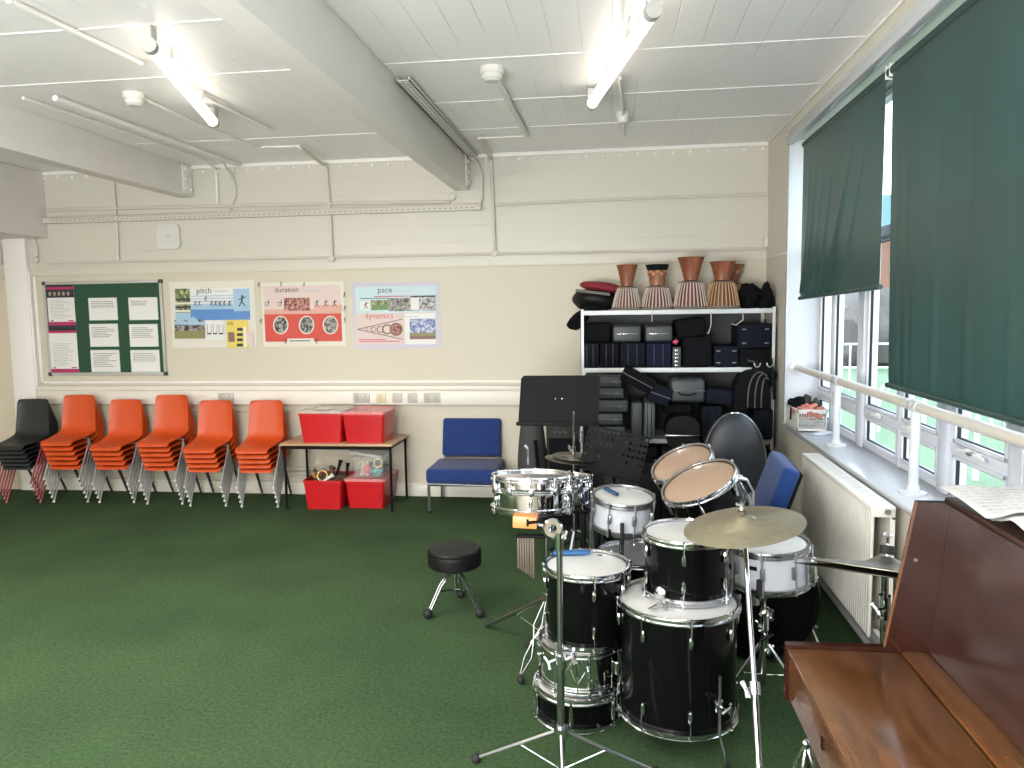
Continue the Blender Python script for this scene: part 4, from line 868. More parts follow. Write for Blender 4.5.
icase('instrument_case', 'grey hard case with silver strip, right of the matching pair', 645, 325.5, 672.5, 342, Yf+.01, .30, greyc, .02, handle='strip', seam=False, z0=zA, group=g)
icase('instrument_case', 'black case lying tilted on top of the large rounded case', 676, 318.5, 706, 337, Yf+.02, .30, blackf, .02, seam=False, rot=-.13, group=g)
zB = PY(755, 349, Yf).z+.002
icase('instrument_case', 'black case with four silver latches, top right of the middle shelf', 738, 324, 773, 349, Yf+.01, .34, blackf2, .015, latches=4, seam=False, z0=zB, group=g)
m = MB(); c = PY(675.5, 342, Yf-.02); m.blob(c, (.02, .015, .02), 2, .3, 2); tag(m.build('name_tag', mat('pink_tag', (.55, .05, .12), .5)), 'pink luggage tag hanging between the cases', 'tag')
# hanging bag with straps at right of the middle shelf
t = thing('shoulder_bag', 'black bag with dangling straps hanging at the right post of the rack', 'bag', PY(763, 372, Yf-.06))
m = MB(); m.blob((0, 0, -.02), (.09, .04, .12), 4, .3); m.build('bag', blackf, t)
m = MB(); m.tube([(-.05, -.03, .09), (-.06, -.035, .0), (-.02, -.035, -.18)], .014, 6); m.tube([(.05, -.03, .10), (.06, -.035, .0), (.075, -.03, -.2)], .010, 6); m.build('strap', blackm, t)
for s in (-.05, .04): m = MB(); m.tube([(s+.022*math.cos(a*PI/6+PI), -.045, .07+.03*math.sin(a*PI/6+PI)) for a in range(7)], .005, 6); m.build('buckle', steel, t)
# lower area stacks, standing on low shelf / floor in front
YL = RY0-.12
g2 = 'grey suitcases stacked on the left'
zz_ = [(376, 388), (388, 399.5), (400, 413), (413.5, 426), (426.5, 440), (440.5, 455)]
for i, (a_, b_) in enumerate(zz_):
    icase('instrument_case', ['topmost grey ribbed case in the left stack behind the music stand', 'second grey ribbed case from the top of the left stack', 'third grey case from the top of the left stack, with round latches', 'fourth grey case from the top of the left stack', 'fifth grey case from the top, mostly behind the music stand', 'sixth grey case from the top, hidden behind the music stand'][i], 584, a_, [622, 624, 628, 623, 625, 626][i], b_-.3, YL, .34, greyc, .015, trim=greyl, latches=2, group=g2)
zb_ = PY(600, 455, YL).z
icase('speaker_cabinet', 'black cabinet carrying the stack of grey cases', 584, 455.5, 628, 510, YL-.02, .36, blackv, .01, z0=.001, seam=False, cat='speaker')
icase('instrument_case', 'black long case leaning diagonally over the left stack', 621, 373, 655, 388, YL-.06, .14, blackf, .01, rot=.5, trim=greyl)
icase('instrument_case', 'smaller dark case leaning diagonally below the long one', 648, 386, 671, 404, YL-.04, .16, blackf2, .01, rot=.35, trim=greyl)
icase('instrument_case', 'grey hard case standing upright, left one of two', 631, 402, 642.5, 447, YL, .34, greyc, .02, seam=False)
icase('instrument_case', 'pale grey hard case standing upright, right one of two', 644, 402, 655, 440, YL, .34, mat('pale_grey_case', (.085, .11, .105), .38), .02, seam=True, vband=1, trim=blackm)
icase('instrument_case', 'black trunk under the two upright grey cases', 630, 448, 658, 505, YL, .34, blackf, .02, z0=.001, seam=False)
icase('instrument_case', 'grey hard case with curved carry handle in the middle of the rack', 670, 379, 705, 403, YL, .30, greyc, .03, 4, handle='front', trim=greyl, latches=0)
m = MB(); c = PY(687, 377.5, YL+.05); m.tube([c+Vector((-.06, 0, -.02)), c+Vector((-.05, 0, .008)), c+Vector((.05, 0, .008)), c+Vector((.06, 0, -.02))], .006, 6); tag(m.build('carry_handle', blackm), 'raised black grip above the grey hard case', 'handle')
icase('instrument_case', 'navy blue soft case right of the grey case with curved handle', 706, 390, 734, 405, YL, .30, blackf2, .02, trim=navyf, rot=.07)
icase('instrument_case', 'dark soft case below the grey case with curved handle', 664, 404, 691, 414, YL+.05, .28, blackf, .015, seam=False)
icase('instrument_case', 'tall dark case standing right of the domed case', 702, 406.5, 722, 450, YL, .30, blackf2, .02, vband=1, trim=blackf)
icase('instrument_case', 'black upright case at the right end of the lower shelf', 755, 409, 773, 440, YL+.02, .30, blackf2, .02, vband=1, trim=navyf)
icase('instrument_case', 'wide black trunk on the floor below the domed case', 662, 450, 702, 505, YL-.03, .34, blackv, .02, z0=.001)
icase('instrument_case', 'wide black trunk on the floor at the right of the rack', 704, 451, 773, 505, YL+.04, .30, blackf, .02, z0=.001)
# domed case with silver band
t = thing('domed_case', 'black domed case with a silver band beside the round case', 'case', PY(683, 429, YL-.08))
wd = (PY(701, 429, YL-.08).x-PY(667, 429, YL-.08).x)/2
prof = []
arc = [(-wd+.0, -.045)]+[(-wd*math.cos(a*PI/12)*(1), .0+.095*math.sin(a*PI/12)**.8) for a in range(13)]+[(wd, -.045)]
m = MB(); m.prism(arc, -.0, .25, 'y'); m.build('dome', blackv, t)
m = MB(); m.prism([(-wd*.97, -.062), (wd*.97, -.062), (wd*.85, -.12), (wd*.5, -.15), (-wd*.5, -.15), (-wd*.85, -.12)], .0, .25, 'y'); m.build('base', blackv, t)
m = MB(); m.box((-wd*1.03, -.006, -.062), (wd*1.03, .255, -.043), .004); m.build('trim_band', chrome_d, t)
# arch shaped soft bag
t = thing('horn_bag', 'large black arched soft bag on the right of the rack', 'bag', PY(752, 408, YL-.02))
ax = (PY(771, 408, YL-.02).x-PY(735, 408, YL-.02).x)/2
def arch(x0, hgt, y):
    P = []
    for q in range(19):
        u = q/18; ang_ = PI*u; P.append((x0+(ax-x0)*(1-math.cos(ang_))/2, y, hgt*abs(math.sin(ang_))**.62*(1-.10*(1-u))))
    return P
A = [(p[0], p[2]) for p in arch(-ax, .285, 0)]
m = MB(); m.prism(A, 0, .22, 'y'); m.build('body', blackf, t)
for x0_, hg in ((-ax*.25, .275), (ax*.15, .262), (ax*.5, .235)):
    m = MB(); P = arch(x0_, hg, -.003)[:13]; m.tube(P, .006, 6); m.build('zip', greyc, t)
# ------------------------------------------------------------------ top of rack: djembes etc
ZT = zs[0]+.001
rope_m = {}
def djembe(px, Yc, Wb, Wr, Ww, Wt, ybot, yw, ytop, label, wood_m, ropec, band=None, tilt=0):
    s = Yc/F; base = PY(px, ybot, Yc); hw = (ybot-yw)*s*1.0; ht = (yw-ytop)*s
    t = thing('djembe_drum', label, 'drum', (base.x, Yc, ZT), Matrix.Rotation(tilt, 3, 'Y'))
    m = MB(); m.lathe([(Wb*s*.46, 0), (Wb*s*.47, .01), (Wr*s*.46, hw*.93), (Ww*s*.5, hw)], 28); m.build('bowl', mat('djembe_bowl_dark', (.14, .045, .03), .6), t)
    m = MB(); n = 26; rb = Wb*s*.5; rt = Wr*s*.5
    for k in range(n):
        a = 2*PI*k/n; m.tube([(rb*math.cos(a), rb*math.sin(a), .008), ((rb*.45+rt*.55)*1.05*math.cos(a), (rb*.45+rt*.55)*1.05*math.sin(a), hw*.5), (rt*math.cos(a), rt*math.sin(a), hw*.92)], .0048, 5)
    m.build('rope_lacing', ropec, t)
    for z, r in ((.006, rb+.003), (.018, rb+.001), (hw*.92, rt+.002)): m = MB(); m.tube([(r*math.cos(2*PI*k/28), r*math.sin(2*PI*k/28), z) for k in range(28)], .0055, 6, closed=True); m.build('ring', mat('ring_cord', (.18, .16, .13), .7), t)
    m = MB(); m.lathe([(Ww*s*.5, hw*.9), (Ww*s*.5, hw+.012), (Wt*s*.42, hw+ht*.75), (Wt*s*.5, hw+ht), (Wt*s*.5-.010, hw+ht), (Ww*s*.42, hw+.03), (0, hw+.02)], 28); m.build('foot', wood_m, t)
    if band: m = MB(); m.lathe([(Wt*s*.5*.86, hw+ht*.72), (Wt*s*.5+.003, hw+ht+.001), (Wt*s*.5-.012, hw+ht+.002)], 28); m.build('foot_band', blackm, t)
    if band == 'carve' or wood_m is djw2:
        m = MB()
        for k in range(7):
            a = -PI/2+(k-3)*.45; r = Wt*s*.44; z = hw+ht*.55; m.lathe([(.016, 0), (.012, .004), (.006, .002), (0, .004)], 8, Matrix.Translation((r*math.cos(a)*.92, r*math.sin(a)*.92, z+.02*(k % 2))) @ zto((math.cos(a), math.sin(a), 0)).to_4x4())
        m.build('carving', mat('carved_light', (.50, .22, .12), .5), t)
    return t
ropeA = mat('rope_grey_pink', (.58, .50, .44), .8, var=.3, vscale=90); ropeB = mat('rope_dark_pink', (.58, .48, .43), .8, var=.3, vscale=90); ropeC = mat('rope_tan', (.50, .33, .17), .8, var=.3, vscale=90)
YD = RY0+.11
djembe(627, YD, 29, 18, 11.5, 21, 308.5, 285, 264.5, 'smallest upturned djembe, leftmost on top of the rack', djw, ropeA)
djembe(657, YD, 31, 20, 14, 22, 308.5, 285, 265, 'upturned djembe with carved foot and black rim, second from left', djw2, ropeB, band='carve')
djembe(690.5, YD, 33, 22, 13, 26, 308, 280, 258, 'tallest upturned djembe, third from left, with plain red-brown foot', djw, ropeB)
djembe(722, YD, 33, 22, 15, 25, 308, 280.5, 263, 'upturned djembe with tan rope lacing, rightmost in front', djw, ropeC)
djembe(731, YD+.27, 30, 19, 13, 24, 305, 280, 263, 'upturned djembe with carved foot standing behind the tan-laced one', djw2, ropeC)
t = thing('drum_bag', 'dark red and black padded drum bag lying left on the rack top', 'bag', (PY(597, 300, YD).x, RY0+.20, ZT))
m = MB(); m.blob((-.01, 0, .088), (.180, .14, .10), 2, .12, 3, flat=.12); m.build('lower_bag', blackv, t)
m = MB(); m.blob((.01, -.01, .182), (.175, .13, .042), 5, .10, 3, M=Matrix.Rotation(math.radians(9), 4, 'Y')); m.build('red_cover', mat('dark_red_cloth', (.22, .012, .025), .75, bump=.3, bscale=200), t)
m = MB(); m.tube([(-.16, -.10, .155), (-.05, -.145, .14), (.1, -.145, .12)], .012, 6); m.build('piping', mat('grey_trim2', (.16, .15, .14), .6), t)
t = thing('hand_cymbal_bag', 'black soft bag drooping over the left end of the rack top', 'bag', (RX0+.02, RY0+.14, ZT))
m = MB(); m.grid([[(-.13+.02*abs(u), u*.11, -.075+.012*u), (-.12, u*.11, -.055)] for u in (-1, -.5, 0, .5, 1)], .0) if False else m.blob((-.075, -.02, -.03), (.095, .10, .055), 6, .3, 3, M=Matrix.Rotation(-.7, 4, 'Y')); m.build('flap', blackf, t)
m = MB(); m.blob((.06, 0, .025), (.10, .11, .03), 9, .15, 3); m.build('body', blackf, t)
for (px, w, hh, sd, lab) in ((748, .075, .10, 3, 'black crumpled bag right of the djembes on the rack top'), (765, .06, .095, 8, 'black bag at the far right corner of the rack top')):
    c = PY(px, 300, RY0+.16); m = MB(); m.blob((c.x, RY0+.16, ZT+hh*.75), (w, .12, hh), sd, .5, 3, flat=.25); tag(m.build('soft_bag', blackf), lab, 'bag')
m = MB(); c0 = PY(672, 298, RY1-.12); m.box((c0.x-.22, RY1-.15, ZT), (c0.x+.24, RY1-.04, ZT+.085), .03, 3); tag(m.build('long_bag', mat('maroon_bag', (.09, .015, .02), .8, var=.4)), 'long maroon and black bag lying behind the djembes', 'bag')
for (px, py0, py1, dx, lab) in ((652, 305, 322, .0, 'loose rope end hanging below the second djembe'), (711, 312, 334, -.02, 'thin cord hanging under the top shelf near its middle'), (743, 312, 325, -.05, 'curled cord hanging under the top shelf at the right')):
    a = PY(px, py0, RY0-.008); b = PY(px, py1, RY0-.008); m = MB(); m.tube([a, a.lerp(b, .6), b+Vector((dx, 0, 0)), b+Vector((dx*1.6, 0, .01))], .0035, 5); tag(m.build('hanging_cord', ropeA), lab, 'cord')
# ------------------------------------------------------------------ drums
def drum(name, label, loc, R, H_, shellm, headm, lugs=8, rot=None, style='tom', botm=None, group=None, badge=None, hoopm=chrome, phase=.2, cat='drum', beads=0):
    t = thing(name, label, cat, loc, rot, group)
    r = R-.010
    m = MB(); m.lathe([(r, .010), (r, H_-.010)], 56)
    if beads:
        for z in ((H_*.56, H_*.61, H_*.66) if beads == 3 else (H_*.5,)): m.lathe([(r, z-.005), (r+.004, z), (r, z+.005)], 56)
    m.build('shell', shellm, t, ang=30)
    m = MB(); m.lathe([(0, H_-.006), (r*.93, H_-.0065), (r-.001, H_-.010), (r+.003, H_-.016)], 56); m.build('drum_head', headm, t)
    m = MB(); m.lathe([(r+.003, .016), (r-.001, .010), (0, .008)], 56); m.build('bottom_head', botm or headm, t)
    for z, s in ((H_, -1), (0, 1)):
        m = MB(); P = [(R-.006, z), (R+.001, z+.001*-s), (R+.002, z+s*.004), (R-.003, z+s*.008), (R-.003, z+s*.018), (R+.006, z+s*.020), (R+.006, z+s*.024), (R-.007, z+s*.024), (R-.007, z+s*.004)]
        m.lathe(P, 56, closed=True); m.build('hoop', hoopm, t)
    for k in range(lugs):
        a = 2*PI*(k+phase)/lugs; ca, sa = math.cos(a), math.sin(a)
        B = Matrix.Rotation(a, 4, 'Z')
        def T(rr, z): return B @ Vector((rr, 0, z))
        if style == 'tom':
            L0 = min(.055, H_*.16)
            for z, s in ((H_, -1), (0, 1)):
                m = MB(); zc_ = z+s*(.03+L0)
                m.lathe([(0, -.024), (.007, -.018), (.009, 0), (.007, .012), (.004, .022), (0, .024)], 10, B @ Matrix.Translation((r+.007, 0, zc_)) @ (Matrix.Scale(s*-1, 4, (0, 0, 1))))
                m.tube([T(R+.006, z+s*.004), T(R+.004, zc_)], .003, 6); m.tube([T(R+.006, z-s*.004), T(R+.006, z+s*.008)], .0055, 6); m.build('lug', chrome, t)
        else:
            m = MB(); m.box((r, -.009, H_*.36), (r+.018, .009, H_*.66), .006, 2, M=B); m.tube([T(R+.008, -.002), T(R+.008, H_+.002)], .003, 6)
            for z in (H_-.014, .014): m.tube([T(R+.008, z-.012), T(R+.008, z+.012)], .006, 6)
            m.build('lug', chrome if style != 'white' else steel, t)
    if badge:
        m = MB(); m.box((r+.0005, -.02, H_*badge[1]-.008), (r+.0025, .02, H_*badge[1]+.008), M=Matrix.Rotation(badge[0], 4, 'Z')); m.build('badge', blackm, t)
    # maker's mark on the head
    if headm is whiteh:
        m = MB(); m.quad(*[Matrix.Rotation(.9+phase, 4, 'Z') @ Vector(p) for p in ((r*.72, -.010, H_-.0055), (r*.82, -.010, H_-.0057), (r*.82, .010, H_-.0057), (r*.72, .010, H_-.0055))]); m.build('head_mark', inkk, t)
    return t
def toward(loc, x, y):  # yaw so local +X points to the viewer side
    return Matrix.Rotation(math.atan2(y, x), 3, 'Z')
mirror = mat('mirror_shell', (.70, .74, .70), .05, 1)
chromes = mat('chrome_shell', (.72, .73, .75), .07, 1)
# A: big floor tom on legs
AX, AY, AZ, AR, AH = .240, 2.81, .085, .222, .440
A = drum('floor_tom', 'large black floor tom with white head, in front beside the cymbal stand', (AX, AY, AZ), AR, AH, blackg, whiteh, 8, phase=.15)
for (ang, lab) in ((-1.02, 'r'), (2.95, 'l'), (1.3, 'b')):
    ca, sa = math.cos(ang), math.sin(ang); P = lambda rr, z: (ca*rr, sa*rr, z)
    m = MB(); m.tube([P(AR+.02, .24), P(AR+.02, .03), P(AR+.05, -.03), P(AR+.055, -AZ+.02)], .006, 8); l = m.build('leg', chrome_d, A)
    m = MB(); m.tube([P(AR+.055, -AZ+.024), P(AR+.055, -AZ)], .011, 10); m.build('rubber_foot', blackr, l)
    m = MB(); m.cbox((AR+.008, 0, .13), (.03, .03, .045), .006, M=Matrix.Rotation(ang, 4, 'Z')); m.tube([P(AR+.02, .13), P(AR+.055, .13)], .005, 6); m.tube([(ca*(AR+.055)-sa*.018, sa*(AR+.055)+ca*.018, .138), P(AR+.055, .13), (ca*(AR+.055)+sa*.018, sa*(AR+.055)-ca*.018, .122)], .006, 6); m.build('leg_bracket', chrome, A)
# B: tom standing on A
B_ = drum('rack_tom', 'black tom with white head stacked on the large floor tom', (AX+.036, AY+.06, AZ+AH+.001), .165, .235, blackg, whiteh, 6, phase=.35)
m = MB(); m.lathe([(.0, 0), (.022, .0), (.024, .012), (.014, .02), (0, .022)], 14, Matrix.Translation((-.10, -.125, .035)) @ zto((-.6, -.8, .1)).to_4x4()); m.build('mount_plate', chrome, B_)
# floor tom key on A's head
m = MB(); c = Vector((AX-.105, AY-.135, AZ+AH+.003)); m.tube([c, c+Vector((.05, .01, .008))], .004, 6); m.tube([c+Vector((.05, .01, -.004)), c+Vector((.05, .01, .022))], .010, 8); m.tube([c+Vector((-.01, .0, 0)), c+Vector((.02, .03, .004))], .003, 6); tag(m.build('wing_bolt', chrome_d), 'small chrome wing bolt lying on the large floor tom head', 'bolt')
# C: stack of three at left
CX, CY = -.140, 2.910
C3 = drum('low_tom', 'shallow black tom lying at the bottom of the left drum stack', (CX, CY, .001), .173, .135, blackg, whiteh, 6, phase=.4)
C2 = drum('snare_drum', 'mirror chrome snare drum in the middle of the left drum stack', (CX+.012, CY+.012, .137), .166, .172, mirror, clearh, 8, style='snare', phase=.3)
m = MB()
c3_ = PY(580, 690, CY-.17)
for pts in (((-.035, 0), (-.020, -.0), (0, -.045), (.02, 0), (.035, 0)),):
    pass
C1 = drum('deep_tom', 'deep black tom with white head on top of the left drum stack', (CX+.038, CY+.02, .310), .168, .295, blackg, whiteh, 8, phase=.25)
# sticks on C1
def sticks(loc, ang, lab, mm, n=2, Ls=.14):
    for k in range(n):
        m = MB(); d = Vector((math.cos(ang+.05*k), math.sin(ang+.05*k), 0)); p = Vector(loc)+Vector((0, .018*k, 0)); m.tube([p-d*Ls/2, p+d*Ls*.3, p+d*Ls/2], [.0085, .0085, .006], 8)
        tag(m.build('wire_brush', mm), lab[k], 'brush')
sticks((CX-.025, CY+.115, .310+.295+.004), .12, ['front blue handled brush lying on the deep tom', 'rear blue handled brush lying on the deep tom'], mat('blue_handle', (.015, .10, .26), .35), 2, .15)
# D: white drum on stand
DX, DY, DZ = .040, 3.50, .588
Dd = drum('field_snare', 'white drum with dark rim behind the left stack, brush on its head', (DX, DY, DZ), .143, .155, whites, whiteh, 8, rot=Matrix.Rotation(.06, 3, 'Y') @ Matrix.Rotation(.10, 3, 'X'), style='white', hoopm=steel, phase=.45)
m = MB(); m.tube([(DX-.075, DY+.035, DZ+.172), (DX-.02, DY-.04, DZ+.160)], .010, 8); tag(m.build('wire_brush', mat('dark_blue_handle', (.015, .05, .12), .4)), 'dark blue brush handle lying on the white drum', 'brush')
# tripod stand helper
def tripod(t, x, y, hub, R, angs, z_hub_low, mm=chrome_d, r=.008, foot=True, strut=True, double=False):
    for a in angs:
        ca, sa = math.cos(a), math.sin(a); F_ = Vector((x+ca*R, y+sa*R, .012)); top = Vector((x+ca*.02, y+sa*.02, hub))
        m = MB()
        if double:
            s = Vector((-sa, ca, 0)); 
            for q in (-1, 1): m.tube([top+s*.008*q, top.lerp(F_, .5)+s*.014*q, F_+s*.003*q], r*.55, 6)
        else: m.tube([top, top.lerp(F_, .85), F_], r, 8)
        l = m.build('leg', mm, t, world=True)
        if foot:
            m = MB(); m.blob(F_-t.location+Vector((0, 0, .004)), (.019, .019, .016), 1, .05, 2); m.build('rubber_foot', blackr, l)
        if strut:
            m = MB(); m.tube([Vector((x+ca*.015, y+sa*.015, z_hub_low)), top.lerp(F_, .5)], r*.5, 6); m.build('strut', mm, t, world=True)
def wing(t, c, d, mm=chrome, s=1):
    c = Vector(c); d = Vector(d).normalized(); o = d.orthogonal().normalized(); m = MB(); m.tube([c, c+d*.022*s], .005*s, 6); m.tube([c+d*.022*s-o*.016*s, c+d*.018*s, c+d*.022*s+o*.016*s], .005*s, 6); m.build('wing_nut', mm, t, world=True)
def sleeve(t, x, y, z0, z1, r, mm=chrome, name='collar'): m = MB(); m.tube([(x, y, z0), (x, y, z1)], r, 12); m.build(name, mm, t, world=True)
t = thing('drum_stand', 'low chrome stand holding up the white drum in the middle', 'stand', (DX, DY, 0))
m = MB(); m.tube([(DX, DY, .08), (DX, DY, DZ-.06)], .011, 10); m.build('pole', chrome_d, t, world=True); tripod(t, DX, DY, .26, .20, (.5, 2.6, 4.7), .12)
for k in range(3):
    a = .2+k*2.09; m = MB(); m.tube([(DX, DY, DZ-.06), (DX+.14*math.cos(a), DY+.14*math.sin(a), DZ-.012), (DX+.165*math.cos(a), DY+.165*math.sin(a), DZ+.0), (DX+.168*math.cos(a), DY+.168*math.sin(a), DZ+.03)], .006, 8); m.build('cradle_arm', blackm, t, world=True)
m = MB(); m.tube([(DX-.0, DY-.175, DZ-.03), (DX, DY-.178, DZ+.065)], .009, 8); m.build('cradle_grip', blackr, t, world=True)
# G : dark floor tom with clear head behind
drum('floor_tom', 'black tom with grey clear head half hidden behind the stacked drums', (.128, 3.755, .001), .212, .388, blackg, clearh, 8, phase=.1)
# bass drum
BDX, BDY = .640, 3.60
bd = thing('bass_drum', 'black bass drum standing on its side behind the white snare', 'drum', (BDX, BDY, .30), Matrix.Rotation(math.radians(-8), 3, 'Z') @ Matrix.Rotation(PI/2, 3, 'X'))
m = MB(); m.lathe([(.265, -.17), (.265, .17)], 56); m.build('shell', blackg, bd)
for z in (-.165, .165):
    m = MB(); m.lathe([(.262, z-.022), (.286, z-.022), (.290, z), (.286, z+.022), (.262, z+.022)], 56, closed=True); m.build('hoop', blackg, bd)
    m = MB(); m.lathe([(0, z), (.264, z)], 56) if z > 0 else m.lathe([(.264, z), (0, z)], 56); m.build('drum_head', blackm, bd)
for k in range(8):
    a = 2*PI*(k+.5)/8; m = MB(); m.tube([(.283*math.cos(a), .283*math.sin(a), -.19), (.283*math.cos(a), .283*math.sin(a), .19)], .004, 6)
    for z in (-.18, .18): m.tube([(.283*math.cos(a), .283*math.sin(a), z), (.30*math.cos(a), .30*math.sin(a), z)], .008, 6)
    m.build('lug', chrome, bd)
for s in (-1, 1): m = MB(); m.tube([(s*.24, -.10, .1), (s*.33, -.297, .2)], .007, 8); m.build('spur', chrome, bd)
# F: tilted toms on the bass drum
def tilted(px, py, Yc, R, H_, ang, ratio, label, ph):
    c = PY(px, py, Yc); n = facing(px, py, ang, ratio); M = zto(n)
    drum('mounted_tom', label, c-n*H_, R, H_, blackg, tanh, 6, rot=M, phase=ph, botm=whiteh); return c, n
c1_, n1_ = tilted(698, 480, 3.34, .170, .19, 24, .43, 'near tilted black tom with tan head, mounted over the bass drum', .32)
c2_, n2_ = tilted(681, 461.5, 3.66, .152, .17, 25, .46, 'far tilted black tom with tan head behind the nearer one', .3)
t = thing('tom_mount', 'chrome double tom holder rising from the bass drum', 'stand', (BDX, BDY, .59))
m = MB(); m.tube([(BDX, BDY, .57), (BDX, BDY, .74)], .013, 10); m.build('post', chrome, t, world=True)
for c, n, R in ((c1_, n1_, .17), (c2_, n2_, .152)):
    e = c-n*.09+(r_*1.0).normalized()*0; q = Vector((BDX, BDY, .74)); d = (q-e); d = (d-n*d.dot(n)).normalized(); tgt = e+d*(R-.005)
    m = MB(); m.tube([q, (q+tgt)/2+Vector((.03, 0, .02)), tgt], .012, 10); m.build('arm', chrome, t, world=True)
    m = MB(); m.tube([tgt-d*.005, tgt+d*.03], .028, 14); m.build('bracket', chrome, t, world=True)
# E: white snare on stand, right
EX, EY, EZ = .632, 3.12, .482
Ee = drum('snare_drum', 'white snare drum on a chrome stand under the bronze cymbal', (EX, EY, EZ), .158, .172, whites, whiteh, 8, rot=Matrix.Rotation(-.06, 3, 'Y') @ Matrix.Rotation(.04, 3, 'X'), style='white', hoopm=chrome_d, phase=.55, badge=(-2.2, .62))
m = MB(); m.box((.155, -.018, .03), (.185, .018, .13), .006, M=Matrix.Rotation(-.55, 4, 'Z')); m.build('snare_throw', chrome, Ee)
t = thing('snare_stand', 'chrome snare stand with clamps carrying the white snare', 'stand', (EX-.02, EY, 0))
sx, sy = EX-.02, EY
m = MB(); m.tube([(sx, sy, .04), (sx, sy, .34)], .012, 10); m.tube([(sx, sy, .32), (sx-.01, sy-.02, EZ-.05)], .010, 10); m.build('pole', chrome, t, world=True)
m = MB(); m.tube([(sx-.012, sy-.02, EZ-.075), (sx-.01, sy-.02, EZ-.02)], [.012, .045], 14); m.build('basket_hub', chrome, t, world=True)
tripod(t, sx, sy, .22, .19, (-.6, 1.5, 3.6), .09, chrome)
for k in range(3):
    a = -2.0+k*2.09; m = MB(); m.tube([(sx, sy, EZ-.06), (sx+.13*math.cos(a), sy+.13*math.sin(a), EZ-.02), (EX+.169*math.cos(a), EY+.169*math.sin(a), EZ-.012), (EX+.172*math.cos(a), EY+.172*math.sin(a), EZ+.025)], .007, 8); m.build('cradle_arm', chrome_d, t, world=True)
    m = MB(); m.tube([(EX+.172*math.cos(a), EY+.172*math.sin(a), EZ+.0), (EX+.172*math.cos(a), EY+.172*math.sin(a), EZ+.06)], .011, 10); m.build('cradle_grip', blackr, t, world=True)
for c, d in (((sx, sy, .34), (1, -.4, .2)), ((sx, sy, .30), (-1, -.6, 0)), ((sx, sy, .36), (-.2, -1, .2)), ((sx, sy, .2), (1, -.8, 0)), ((sx, sy, .27), (.5, -1, -.4))): wing(t, c, d, s=1.5)
sleeve(t, sx, sy, .28, .37, .020); sleeve(t, sx, sy, .19, .24, .019)
m = MB(); m.tube([(sx-.05, sy-.03, .40), (sx-.05, sy-.03, .46)], .026, 12); m.build('tilter', chrome_d, t, world=True)
# ------------------------------------------------------------------ cymbals
def cymbal(t, c, n, R, mm, bell=.22, name='cymbal', thick=.002, lift=.018):
    prof = [(0.004, lift+R*.10), (R*bell*.5, lift+R*.085), (R*bell*.85, lift+R*.035), (R*bell*1.05, lift+R*.012), (R*.6, lift*.6), (R, 0)]
    prof2 = prof+[(a, b-thick) for a, b in prof[::-1]]
    M = Matrix.Translation(Vector(c)-Vector(n).normalized()*lift) @ zto(n).to_4x4()
    m = MB(); m.lathe(prof2, 64, M=M, closed=True); return m.build(name, mm, t, world=True, ang=50)
# J bronze crash
JY = 2.55; jc = PY(743, 520.5, JY); jn = facing(744, 524.5, 8, .335)
pb = PZ(760, 800, 0.0); pbx, pby = .408, 2.00
t = thing('cymbal_stand', 'chrome stand with large bronze crash cymbal in front of the drums', 'cymbal stand', (pbx, pby, 0))
cymbal(t, jc, jn, .197, bronze)
top = Vector(jc)-jn*.03; base = Vector((pbx, pby, .10)); q = top.lerp(base, .55)
m = MB(); m.tube([top, base.lerp(top, .44)], .0085, 10); m.build('upper_pole', chrome, t, world=True)
m = MB(); m.tube([base.lerp(top, .47), base-Vector((0, 0, .04))], .0105, 10); m.build('lower_pole', chrome, t, world=True)
m = MB(); m.tube([base.lerp(top, .45), base.lerp(top, .49)], .018, 12); m.build('collar', chrome, t, world=True)
wing(t, base.lerp(top, .47), (-1, -.5, .1), s=1.6)
m = MB(); m.tube([Vector(jc)+jn*.0, Vector(jc)+jn*.055], .004, 8); m.build('spindle', chrome, t, world=True)
m = MB(); m.tube([Vector(jc)+jn*.021, Vector(jc)+jn*.034], .014, 12); m.build('felt', mat('brown_felt', (.12, .09, .06), .9), t, world=True)
wing(t, Vector(jc)+jn*.036, jn, s=1.2)
tripod(t, pbx, pby, .26, .27, (-1.4, 1.6, 3.4), .06, chrome)
# K second cymbal, edge on near the piano
kc = PY(886, 565, 2.24); v = ray(886, 565).normalized(); kn = facing(886, 565, -3.5, -.015)
t = thing('cymbal_stand', 'dark ride cymbal pair seen edge-on beyond the piano end', 'cymbal stand', (kc.x+.01, kc.y+.03, 0))
cymbal(t, kc, kn, .245, bronzed, name='top_cymbal', lift=.016); cymbal(t, Vector(kc)-kn*.012, kn, .245, mat('cymbal_dark', (.05, .045, .035), .45, .6), name='bottom_cymbal', lift=.020)
m = MB(); m.tube([Vector(kc)-kn*.03, (kc.x+.01, kc.y+.03, kc.z-.12), (kc.x+.01, kc.y+.03, .08)], .010, 10); m.build('pole', chrome, t, world=True)
m = MB(); m.tube([Vector(kc), Vector(kc)+kn*.085], .004, 8); m.build('spindle', chrome, t, world=True)
m = MB(); m.tube([Vector(kc)+kn*.03, Vector(kc)+kn*.055], .020, 12); m.build('felt', blackr, t, world=True)
wing(t, Vector(kc)+kn*.06, kn, s=1.2); wing(t, (kc.x, kc.y, kc.z-.13), (-1, -.6, 0), s=1.4); wing(t, (kc.x, kc.y, kc.z-.2), (1, -.6, 0), s=1.4); sleeve(t, kc.x+.01, kc.y+.03, kc.z-.17, kc.z-.10, .017)
tripod(t, kc.x+.01, kc.y+.03, .26, .15, (.6, 2.2, 3.6), .09, chrome)
